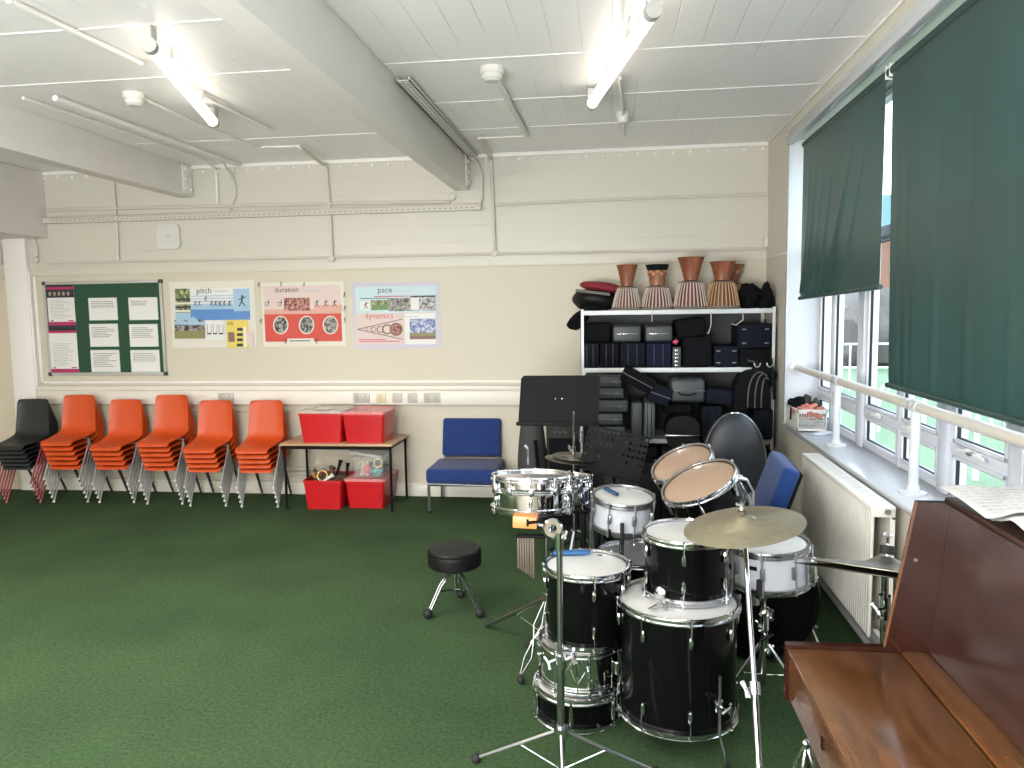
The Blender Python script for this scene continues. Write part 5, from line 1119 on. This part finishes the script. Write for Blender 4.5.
# L hi-hat behind
hc = PY(574, 457.5, 4.45); hn = facing(574, 457, -3, .17)
t = thing('hi_hat_stand', 'hi-hat cymbals on a thin rod in front of the tall music stand', 'cymbal stand', (hc.x, hc.y, 0))
cymbal(t, hc+Vector((-.02, 0, .006)), (hn+Vector((.05, 0, 0))).normalized(), .150, bronzed, name='top_cymbal'); cymbal(t, hc-Vector((-.02, 0, .012)), -hn, .150, bronzed, name='bottom_cymbal')
tp = PY(573.5, 411, 4.45); m = MB(); m.tube([tp, hc-Vector((0, 0, .02))], .006, 8); m.build('pull_rod', chrome, t, world=True)
m = MB(); m.tube([hc+Vector((0, 0, .025)), hc+Vector((0, 0, .065))], .013, 10); m.tube([hc+Vector((-.03, 0, .07)), hc+Vector((-.02, 0, .04)), hc+Vector((0, 0, .045))], .008, 8); m.build('clutch', chrome, t, world=True)
m = MB(); m.tube([hc-Vector((0, 0, .02)), (hc.x, hc.y, .06)], .011, 10); m.build('pole', chrome_d, t, world=True); tripod(t, hc.x, hc.y, .28, .24, (.3, 2.4, 4.5), .1, chrome_d)
# ------------------------------------------------------------------ timbales
TBX, TBY = -.362, 3.40
zt0 = PY(530.5, 474, TBY).z-.165; T2c = PY(563.5, 475.5, 3.70)
T1 = drum('timbale_drum', 'large chrome timbale on the left of the pair', (TBX, TBY, zt0), .188, .165, chromes, clearh, 6, rot=Matrix.Rotation(-.095, 3, 'X'), style='tom', phase=.55, beads=3)
T2 = drum('timbale_drum', 'smaller chrome timbale behind on the right of the pair', (T2c.x, T2c.y, T2c.z-.150), .140, .150, chromes, clearh, 6, rot=Matrix.Rotation(-.095, 3, 'X'), style='tom', phase=.2, beads=3)
for T_, R_ in ((T1, .188), (T2, .14)):
    for k in range(5):
        a = -2.6+k*.55; m = MB(); m.box((R_-.012, -.012, .085), (R_+.010, .012, .125), .006, M=Matrix.Rotation(a, 4, 'Z')); m.tube([Matrix.Rotation(a, 4, 'Z') @ Vector((R_+.006, 0, .10)), Matrix.Rotation(a, 4, 'Z') @ Vector((R_+.006, 0, .165))], .004, 6); m.build('tuning_claw', chrome, T_)
t = thing('timbale_stand', 'chrome tripod stand carrying the pair of timbales', 'stand', (-.10, 3.50, 0))
m = MB(); m.tube([(-.10, 3.50, .06), (-.10, 3.50, zt0-.03)], .013, 10); m.build('pole', chrome_d, t, world=True)
m = MB(); m.tube([(-.36, 3.42, zt0-.016), (-.10, 3.50, zt0-.03), (-.17, 3.68, zt0-.04)], .010, 8); m.build('crossbar', blackm, t, world=True)
m = MB(); m.tube([(-.135, 3.46, .36), (-.135, 3.46, zt0-.03)], .012, 10); m.build('second_pole', blackm, t, world=True)
tripod(t, -.10, 3.50, .36, .30, (3.3, 5.2, 1.2), .16, chrome_d); sleeve(t, -.10, 3.50, .33, .42, .019, chrome); wing(t, (-.1, 3.5, .38), (1, -.6, 0), s=1.6); wing(t, (-.1, 3.5, .35), (.6, -1, 0), s=1.6)
m = MB(); c = PY(528, 468, 3.56); m.tube([(c.x, c.y, .862), (c.x, c.y, .94)], .004, 8); m.tube([(c.x, c.y, .94), (c.x-.012, c.y, .955)], .009, 8); tag(m.build('mounting_rod', chrome), 'small chrome rod rising behind the large timbale', 'rod')
# ------------------------------------------------------------------ H foreground stand with woodblock
HX, HY = -.165, 2.50
hb = PZ(561.5, 778); HX, HY = hb.x, hb.y
htop = PY(555, 532, HY)
t = thing('percussion_stand', 'tall chrome tripod stand in the foreground with ring joint on top', 'stand', (HX, HY, 0))
m = MB(); m.tube([(HX, HY, .07), (HX, HY, .42)], .0135, 12); m.build('lower_pole', chrome_d, t, world=True)
m = MB(); m.tube([(HX, HY, .40), (HX, HY, htop.z)], .0105, 12); m.build('upper_pole', chrome_d, t, world=True)
sleeve(t, HX, HY, .395, .44, .020, chrome); wing(t, (HX+.015, HY, .42), (1, -.3, .6), s=1.8); wing(t, (HX-.015, HY, .42), (-1, -.4, -.3), s=1.5); sleeve(t, HX, HY, .15, .185, .026, chrome, 'hub'); sleeve(t, HX, HY, htop.z-.06, htop.z, .015, chrome, 'top_collar'); wing(t, (HX, HY, htop.z-.01), (1, -.1, 0), s=1.0)
rc = Vector((HX-.022, HY, htop.z+.012))
m = MB(); m.lathe([(.028, -.008), (.034, 0), (.028, .008), (.014, .008), (.010, 0), (.014, -.008)], 24, Matrix.Translation(rc) @ zto((.15, -1, .1)).to_4x4(), closed=True); m.build('ring_joint', chrome, t, world=True)
arm = rc+Vector((-.085, 0, .02)); m = MB(); m.tube([rc+Vector((-.02, 0, .005)), arm], .006, 8); m.build('arm', steel, t, world=True)
for (a, Rr) in ((3.25, .305), (.02, .31), (-1.55, .30), ):
    pass
fl1 = PZ(476, 762); fl2 = PZ(655, 775); 
for F_ in (fl1, fl2, PZ(572, 800) if False else Vector((HX+.03, HY-.28, 0)), ):
    F_ = Vector((F_.x, F_.y, .014)); d = (F_-Vector((HX, HY, .014))).normalized(); top_ = Vector((HX, HY, .165))+d*.022
    m = MB(); s = Vector((-d.y, d.x, 0)); m.tube([top_, F_], .006, 8); l = m.build('leg', steel, t, world=True)
    m = MB(); m.blob(F_-t.location, (.019, .019, .018), 1, .05, 2); m.build('rubber_foot', blackr, l)
    m = MB(); m.tube([Vector((HX, HY, .035))+d*.012, top_.lerp(F_, .45)], .004, 6); m.build('strut', chrome, t, world=True)
# wood block
wb = PY(525.5, 520.5, HY+.0); t = thing('wood_block', 'orange wooden block clamped on the foreground stand arm', 'wood block', wb)
m = MB(); m.box((-.040, -.026, -.020), (.040, .026, .020), .003, M=Matrix.Rotation(.03, 4, 'Y')); m.build('block', rwood, t)
m = MB(); m.box((.006, -.0285, -.012), (.014, -.026, .012)); m.build('slot', blackm, t); m = MB(); m.tube([(.01, -.03, .0), (.05, -.02, .004)], .006, 6); m.build('clamp', blackm, t)
# ------------------------------------------------------------------ I stand with chime bars
IX, IY = -.292, 3.30
t = thing('percussion_stand', 'folding tripod stand under the large timbale holding chime bars', 'stand', (IX, IY, 0))
m = MB(); m.tube([(IX, IY, .10), (IX, IY, .66)], .011, 10); m.build('pole', chrome_d, t, world=True); sleeve(t, IX, IY, .60, .65, .017, chrome); wing(t, (IX, IY, .63), (1, -.6, .3), s=1.6); sleeve(t, IX, IY, .29, .33, .018, chrome); wing(t, (IX, IY, .31), (1, -.3, 0), s=1.5)
for F_, dbl in ((PZ(488, 628), False), (PZ(521, 684), True), (Vector((IX+.20, IY+.25, 0)), False)):
    F_ = Vector((F_.x, F_.y, .014)); d = (F_-Vector((IX, IY, .014))).normalized(); top_ = Vector((IX, IY, .30))+d*.02; s = Vector((-d.y, d.x, 0)); s = Vector((1, 0, 0)) if dbl else s
    m = MB()
    if dbl:
        for q in (-1, 1): m.tube([top_+s*.004*q, top_.lerp(F_, .3)+s*.018*q, top_.lerp(F_, .5)-s*.002*q, top_.lerp(F_, .72)-s*.016*q, F_+Vector((0, 0, .03))-s*.003*q], .0032, 6)
    else: m.tube([top_, F_], .012, 8)
    l = m.build('leg', chrome_d, t, world=True); m = MB(); m.blob(F_-t.location+Vector((0, 0, .006)), (.018, .018, .02), 1, .05, 2); m.build('rubber_foot', blackr, l)
    if not dbl: m = MB(); m.tube([Vector((IX, IY, .13)), top_.lerp(F_, .5)], .004, 6); m.build('strut', chrome, t, world=True)
cb0 = PY(517, 537, IY-.02); cb1 = PY(534.5, 537, IY-.02)
t = thing('bar_chimes', 'grey-brown hanging chime bars beside the stand below the timbale', 'chimes', ((cb0.x+cb1.x)/2, IY-.02, cb0.z))
m = MB(); m.box((cb0.x-.004, IY-.035, cb0.z), (IX, IY-.005, cb0.z+.012), .003); m.build('rail', blackm, t, world=True)
nb = 7
for k in range(nb):
    x0 = cb0.x+(cb1.x-cb0.x)*k/nb; w = (cb1.x-cb0.x)/nb; zl = cb0.z-(.140+.045*k/(nb-1)); m = MB(); m.box((x0+.0008, IY-.03, zl), (x0+w-.0008, IY-.012, cb0.z-.001), .002); m.build('chime_bar', chimew, t, world=True)
# ------------------------------------------------------------------ stool
SX, SY, SR = -.836, 3.88, .143
sp = PZ(455, 557, .42); 
t = thing('drum_stool', 'round black padded drum stool on a chrome tripod', 'stool', (SX, SY, 0))
st = PY(455, 546, SY-.0).z
m = MB(); zt_ = .340; m.lathe([(0, zt_-.095), (SR*.90, zt_-.095), (SR*.99, zt_-.085), (SR, zt_-.04), (SR*.985, zt_-.012), (SR*.93, zt_), (0, zt_+.003)], 48); m.build('seat', blackv, t)
m = MB(); m.lathe([(SR*.992, zt_-.018), (SR*1.0, zt_-.013), (SR*.99, zt_-.009)], 48); m.build('piping', blackm, t)
m = MB(); m.tube([(0, 0, .10), (0, 0, .28)], .013, 12); m.build('post', chrome_d, t); m = MB(); m.tube([(0, 0, .215), (0, 0, .262)], .022, 12); m.build('collar', chrome, t)
for a in (-2.35, -.55, 1.6):
    d = Vector((math.cos(a), math.sin(a), 0)); s = Vector((-d.y, d.x, 0)); m = MB()
    for q in (-1, 1): m.tube([Vector((0, 0, .225))+d*.02+s*.008*q, d*.09+s*.01*q+Vector((0, 0, .155)), d*.165+s*.008*q+Vector((0, 0, .03))], .0055, 6)
    l = m.build('leg', chrome_d, t); m = MB(); m.blob(d*.174+Vector((0, 0, .026)), (.026, .026, .028), 1, .05, 2); m.build('rubber_foot', blackr, l)
    m = MB(); m.tube([Vector((0, 0, .115)), d*.10+Vector((0, 0, .125))], .005, 6); m.build('strut', chrome_d, t)
# ------------------------------------------------------------------ music stands
def deskM(c, yaw, tilt): return Matrix.Translation(c) @ Matrix.Rotation(yaw, 4, 'Z') @ Matrix.Rotation(tilt, 4, 'X')
MY = 4.75; a = PY(520, 375.5, MY); b = PY(600, 425, MY); w = b.x-a.x; hh = a.z-b.z; c = (a+b)/2
t = thing('music_stand', 'large solid black music stand in front of the shelving', 'music stand', (c.x, MY, 0))
M = deskM((0, 0, c.z), 0, -.22)
m = MB(); pts = [(-w/2-.012, -hh/2), (w/2-.012, -hh/2), (w/2+.003, hh/2-.02), (w/2-.01, hh/2), (-w/2+.02, hh/2), (-w/2+.003, hh/2-.02)]
m.prism(pts, -.002, .002, 'y', M=M); m.build('desk', blackm, t)
m = MB(); m.box((-w/2-.02, -.045, -hh/2-.006), (w/2-.005, .0, -hh/2), .002, M=M); m.box((-w/2-.02, -.047, -hh/2-.006), (w/2-.005, -.045, -hh/2+.016), .001, M=M); m.build('ledge', blackm, t)
m = MB()
for s in (-.012, .03): m.lathe([(.004, 0), (.004, .003), (0, .004)], 8, M @ Matrix.Translation((s-.015, -.002, .01)) @ Matrix.Rotation(PI/2, 4, 'X'))
m.build('rivet', chrome, t)
m = MB(); px_ = PY(581, 430, MY).x-c.x; m.tube([(px_*.4, .03, c.z-.02), (px_, .03, c.z-.14), (px_, .03, .06)], .009, 10); m.build('pole', steel, t)
m = MB(); m.tube([(px_, .03, c.z-.27), (px_, .03, c.z-.20)], .015, 10); m.build('collar', chrome_d, t)
for k in range(3): a_ = .5+k*2.09; m = MB(); m.tube([(px_, .03, .14), (px_+.25*math.cos(a_), .03+.25*math.sin(a_), .01)], .008, 8); m.build('leg', blackm, t)
# perforated one
MY2 = 4.35; cc = PY(614, 453, MY2); t = thing('music_stand', 'perforated black music stand tilted in front of the cases', 'music stand', (cc.x, MY2, 0))
M = deskM((0, 0, cc.z), math.radians(-12), -.30) @ Matrix.Rotation(math.radians(10), 4, 'Y')
nx, nz = 13, 7; W2, H2 = .36, .26; m = MB()
for i in range(nx):
    for k in range(nz):
        x = -W2/2+(i+.5)*W2/nx; z = -H2/2+(k+.5)*H2/nz; hw, hz = W2/nx/2, H2/nz/2; r = .0085 if (k in (6, 5, 4, 3) or (k == 2 and i % 3 == 0)) and not (i in (6, 7) and k < 6) else .0
        sq = [(x+hw, z), (x+hw, z+hz), (x, z+hz), (x-hw, z+hz), (x-hw, z), (x-hw, z-hz), (x, z-hz), (x+hw, z-hz)]
        if r: ci = [(x+r*math.cos(q*PI/4), z+r*math.sin(q*PI/4)) for q in range(8)]; vs = [(p[0], 0, p[1]) for p in sq+ci]; fs = [[q, (q+1) % 8, (q+1) % 8+8, q+8] for q in range(8)]
        else: vs = [(p[0], 0, p[1]) for p in sq]; fs = [list(range(8))]
        m.add(vs, fs, M)
m.build('perforated_desk', blackm, t)
m = MB(); m.tube([(-W2/2, 0, H2/2), (W2/2, 0, H2/2), (W2/2, 0, -H2/2), (-W2/2, 0, -H2/2)], .003, 6, closed=True, M=M); m.build('edge_rim', blackm, t)
m = MB(); m.box((-W2/2, -.05, -H2/2-.004), (W2/2, 0, -H2/2), .001, M=M); m.build('ledge', blackm, t)
m = MB(); m.tube([(0, .03, cc.z-.02), (0, .04, .06)], .010, 10); m.build('pole', blackm, t)
for k in range(3): a_ = .9+k*2.09; m = MB(); m.tube([(0, .04, .14), (.24*math.cos(a_), .04+.24*math.sin(a_), .01)], .008, 8); m.build('leg', blackm, t)
# ------------------------------------------------------------------ black gear behind the stands
def gear(name, lab, px0, py0, px1, Yf, dep, mm, cat, bev=.015):
    a = PY(px0, py0, Yf); b = PY(px1, py0, Yf); t = thing(name, lab, cat, ((a.x+b.x)/2, Yf+dep/2, 0.001))
    w = b.x-a.x; m = MB(); m.box((-w/2, -dep/2, 0), (w/2, dep/2, a.z), bev, 3); m.build('cabinet', mm, t); return t, w, a.z, -dep/2
t, w, h_, y_ = gear('guitar_amplifier', 'tall black amplifier with silver badge behind the large music stand', 546, 420, 583, 5.35, .35, blackv, 'amplifier')
m = MB(); m.box((-w/2+.02, y_-.004, .05), (w/2-.02, y_, h_-.13), .002); m.build('grille', blackf, t); m = MB(); m.box((-w/2+.05, y_-.006, h_-.04), (-w/2+.15, y_-.001, h_-.025), .002); m.build('badge', steel, t)
m = MB()
for k in range(5): m.cbox((-w/2+.06+.02*k, y_-.004, h_-.09+.006*(k % 2)), (.010, .006, .010), .002)
m.build('knobs', greyl, t)
t = thing('padded_gig_bag', 'tall charcoal padded bag leaning beside the amplifier', 'bag', (PY(532, 470, 5.5).x, 5.55, 0))
m = MB(); G = []
for z, wd_, dd in ((0, .10, .08), (.05, .12, .11), (.3, .115, .12), (.5, .11, .10), (.62, .10, .08), (.74, .085, .05), (.80, .05, .03)): G.append([(wd_*math.cos(a*PI/8), dd*math.sin(a*PI/8)+.02*math.sin(z*7), z) for a in range(16)])
m.grid(G, closeu=True); m.add(G[0], [list(range(16))[::-1]]); m.add(G[-1], [list(range(16))]); m.build('body', mat('charcoal_bag', (.035, .036, .036), .75, bump=.4, bscale=25), t)
m = MB(); m.tube([(.03, -.10, .65), (.05, -.125, .45), (.0, -.13, .36), (-.06, -.12, .34)], .012, 6); m.build('strap', blackf, t)
m = MB(); m.blob((-.115, -.02, .78), (.014, .02, .02), 1, .2, 2); m.build('knob', blackm, t) if False else None
gear('speaker_cabinet', 'black speaker cabinet behind the perforated music stand', 603, 474, 662, 4.95, .40, blackv, 'speaker')
gear('speaker_cabinet', 'low black monitor speaker behind the white drum', 581, 518, 600, 4.55, .22, blackv, 'speaker')
t, w, h_, y_ = gear('keyboard_case', 'wide black case behind the tilted toms', 664, 470, 706, 4.75, .30, blackf, 'case')
# round case
RYc = 5.20; a = PY(705, 460, RYc); b = PY(768, 460, RYc); rw = (b.x-a.x)/2; zt2 = PY(737, 414.5, RYc).z
t = thing('round_case', 'large round black hard case standing in front of the rack', 'case', ((a.x+b.x)/2, RYc, 0.001), Matrix.Rotation(-.08, 3, 'X'))
hc_ = PY(738, 466, RYc).z; hz = zt2/2
def ell(k, y, e=1): return [(rw*k*math.cos(q*PI/24), y, hc_+k*math.sin(q*PI/24)*((zt2-hc_) if q < 24 else hc_)) for q in range(48)]
m = MB(); G = [ell(.35, -.035), ell(.8, -.028), ell(.93, -.012), ell(1, .01), ell(1, .15)]; m.grid(G, closeu=True); m.add(G[0], [list(range(48))]); m.add(G[-1], [list(range(48))[::-1]]); m.build('body', mat('round_case_black', (.024, .028, .034), .38, bump=.1, bscale=60), t)
m = MB(); m.tube(ell(1.005, .02), .006, 6, closed=True); m.build('rim', steel, t)
m = MB(); m.lathe([(.012, 0), (.012, .006), (0, .009)], 12, Matrix.Translation((-.03, -.036, hc_-.02)) @ Matrix.Rotation(PI/2, 4, 'X')); m.build('lock', chrome, t)
m = MB(); m.cbox((.0, .02, zt2+.0), (.05, .03, .014), .003); m.build('latch', chrome, t)
for zq in (hc_+.02, hc_-.05): m = MB(); m.cbox((rw+.004, .02, zq), (.014, .03, .04), .003); m.build('latch', chrome_d, t)
# ------------------------------------------------------------------ piano
PX0, PX1, PYf, PYn = .425, 1.06, 1.885, .40
t = thing('upright_piano', 'reddish brown upright piano with closed key lid at the right', 'piano', ((PX0+PX1)/2, (PYf+PYn)/2, 0))
kz = .76; hx = .665; T_ = 1.13
# key lid and key bed
m = MB(); m.box((PX0, PYn+.02, kz-.012), (.686, PYf-.006, kz), .004); m.build('key_lid', pw, t, world=True)
m = MB(); m.box((.690, PYn+.02, kz-.01), (.775, PYf-.006, kz+.004), .003); m.build('hinge_strip', pw, t, world=True)
m = MB(); m.box((PX0+.004, PYn+.02, kz-.125), (PX0+.022, PYf-.006, kz-.0125), .003); m.build('fall_front', pw, t, world=True)
m = MB(); m.box((PX0+.0005, 1.56, kz-.075), (PX0+.0045, 1.575, kz-.05), .001); m.build('keyhole', blackm, t, world=True)
m = MB(); m.box((PX0+.05, PYn+.01, kz-.18), (.74, PYf-.004, kz-.126), .004); m.build('key_bed', pd, t, world=True)
# sides (cheek + tall end with sloping front)
for yy in (PYf-.004, PYn):
    m = MB(); m.prism([(.70, 0), (PX1, 0), (PX1, T_), (.716, T_), (.655, kz+.01), (PX0-.002, kz+.006), (PX0-.002, kz-.135), (.66, kz-.20)], yy, yy+.022, 'y'); m.build('side_panel', pd, t, world=True)
m = MB(); m.tube([(.654, PYf+.004, kz+.01), (.715, PYf+.004, T_)], .003, 6); m.build('edge_moulding', pw, t, world=True)
# upper front panel
m = MB(); m.add([(.752, PYn+.02, kz+.005), (.752, PYf-.005, kz+.005), (.790, PYf-.005, T_-.004), (.790, PYn+.02, T_-.004), (.772, PYn+.02, kz+.005), (.772, PYf-.005, kz+.005), (.81, PYf-.005, T_-.004), (.81, PYn+.02, T_-.004)], [[0, 1, 2, 3], [7, 6, 5, 4], [0, 4, 5, 1], [3, 2, 6, 7], [1, 5, 6, 2], [0, 3, 7, 4]]); m.build('upper_panel', pd, t, world=True)
m = MB(); m.lathe([(.004, 0), (.004, .003), (0, .004)], 8, Matrix.Translation((.715, PYf-.0045, .99)) @ zto((0, -1, 0)).to_4x4()); m.build('screw', steel, t, world=True)
m = MB(); m.box((.69, PYn+.02, .06), (.705, PYf-.006, kz-.20)); m.build('lower_panel', pd, t, world=True)
m = MB(); m.box((.68, PYn+.02, 0), (PX1-.02, PYf-.006, .08)); m.build('plinth', pd, t, world=True)
for yy in (PYf-.08, PYn+.08): m = MB(); m.prism([(PX0+.06, kz-.18), (PX0+.12, kz-.18), (PX0+.09, .06), (PX0+.05, .06)], yy-.03, yy+.03, 'y'); m.build('leg', pd, t, world=True)
m = MB(); m.box((PX1-.012, PYn+.02, .02), (PX1, PYf-.006, T_-.01)); m.build('back_board', pd, t, world=True)
m = MB(); m.box((.768, PYn-.01, T_+.001), (PX1+.005, PYf-.015, T_+.018), .005); m.build('top_lid', pd, t, world=True)
m = MB(); m.box((.82, PYn-.01, T_+.0185), (PX1+.002, PYf-.10, T_+.036), .005); m.build('folded_lid', pd, t, world=True)
# sheets on the piano
def msheet(pts, z, lab, lines_=True, seed=1):
    m = MB(); q = [PZ(x, y, z) for x, y in pts]; c = sum(q, Vector())/len(q); v = [p-c for p in q]
    n = 8; G = []
    for i in range(n+1):
        s = i/n; l = v[0].lerp(v[3], s); r = v[1].lerp(v[2], s); G.append([l.lerp(r, k/n)+Vector((0, 0, .004*math.sin(k*.9+i*.5))) for k in range(n+1)])
    m.grid(G); m.k = 1
    R = random.Random(seed)
    for k in range(9):
        s = (k+.5)/9.5
        if s > .95: break
        l = v[0].lerp(v[3], s); r = v[1].lerp(v[2], s)
        for j in range(6):
            e0 = .08+j*.14; e1 = e0+R.uniform(.05, .12); p0, p1 = l.lerp(r, e0), l.lerp(r, e1); d = Vector((0, 0, .0062)); o = (v[3]-v[0])*.010
            m.add([p0+d, p1+d, p1+d+o, p0+d+o], [[0, 1, 2, 3]])
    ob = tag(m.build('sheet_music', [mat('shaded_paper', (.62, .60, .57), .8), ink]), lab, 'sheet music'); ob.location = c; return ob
msheet([(938, 487), (1040, 485), (1050, 512), (986, 517)], T_+.048, 'printed music sheets fanned on top of the piano', seed=3)
msheet([(944, 489), (1060, 492), (1070, 520), (992, 519)], T_+.040, 'lower music sheet sticking out beneath the printed sheets', seed=5)
msheet([(1005, 519), (1060, 517), (1080, 540), (1026, 531)], T_+.046, 'white music sheet at the right edge on the piano top', seed=8)
# chrome thing beside piano front, on the floor
fx = PZ(805, 790, 0.0)
t = thing('folded_stand', 'folded chrome stand with wire legs on the floor by the piano', 'stand', (.53, 2.10, 0))
cpt = PY(806, 745, 2.05)
t.location = (cpt.x, 2.05, 0); ROOTM[t.name] = Matrix.Translation(t.location)
m = MB(); m.tube([(0, 0, 0), (0, 0, cpt.z)], .009, 10); m.build('pole', chrome, t)
for k in range(6):
    a_ = k*PI/3; m = MB(); d = Vector((math.cos(a_), math.sin(a_), 0)); m.tube([d*.008+Vector((0, 0, cpt.z-.01)), d*.028+Vector((0, 0, cpt.z-.05)), d*.03+Vector((0, 0, .05)), d*.045+Vector((0, 0, .012))], .004, 6); m.build('wire_leg', chrome, t)
m = MB(); m.sphere((0, 0, cpt.z+.004), .012, 12); m.build('top_cap', chrome, t)
# small cable on floor
# ------------------------------------------------------------------ light
wd = bpy.data.worlds.new('world'); sc.world = wd; wd.use_nodes = True
N = wd.node_tree.nodes; L = wd.node_tree.links; bg = N['Background']
tc = N.new('ShaderNodeTexCoord'); sp_ = N.new('ShaderNodeSeparateXYZ'); cr = N.new('ShaderNodeValToRGB'); L.new(tc.outputs['Generated'], sp_.inputs[0]); L.new(sp_.outputs[2], cr.inputs[0])
cr.color_ramp.elements[0].position = 0; cr.color_ramp.elements[0].color = (.80, .88, 1, 1); cr.color_ramp.elements[1].position = .6; cr.color_ramp.elements[1].color = (.70, .84, 1, 1)
L.new(cr.outputs[0], bg.inputs[0]); bg.inputs[1].default_value = 4.2
def area(name, loc, rot, sx, sy, e, col, portal=False):
    l = bpy.data.lights.new(name, 'AREA'); l.shape = 'RECTANGLE'; l.size = sx; l.size_y = sy; l.energy = e; l.color = col
    o = bpy.data.objects.new(name, l); COL.objects.link(o); o.location = loc; o.rotation_euler = rot
    if portal: l.cycles.is_portal = True
    return o
area('window_portal', (WX+.09, 2.6, 1.74), (0, math.radians(90), 0), 1.95, 6.0, 1, (1, 1, 1), True)
# added fill lights without fittings, out of view, to brighten room and ceiling
def fill_point(loc, r, e, col):
    l = bpy.data.lights.new('fill_light', 'POINT'); l.energy = e; l.shadow_soft_size = r; l.color = col
    o = bpy.data.objects.new('fill_light', l); COL.objects.link(o); o.location = loc
fill_point((-.9, -1.0, 1.75), .35, 165, (1, .96, .92)); fill_point((-4.2, -.4, 1.75), .35, 165, (1, .955, .90)); fill_point((-4.6, 3.0, 1.9), .3, 30, (1, .92, .82)) if False else None
area('fill_light', (-2.5, 2.6, 2.5), (0, 0, 0), 1.6, 1.2, 55, (1, .95, .88))  # added downward fill, no fitting here
area('fill_light', (-1.5, -.9, 1.0), (math.radians(142), 0, 0), 2.6, .8, 210, (.97, .98, 1))  # unseen fill aimed upward to brighten the ceiling
sc.view_settings.view_transform = 'Standard'; sc.view_settings.look = 'None'; sc.view_settings.exposure = 0.38
try:
    sc.cycles.max_bounces = 8; sc.cycles.diffuse_bounces = 4; sc.cycles.glossy_bounces = 4; sc.cycles.transparent_max_bounces = 12; sc.cycles.sample_clamp_indirect = 6; sc.cycles.caustics_reflective = False; sc.cycles.caustics_refractive = False
    sc.cycles.use_denoising = True
except Exception: pass
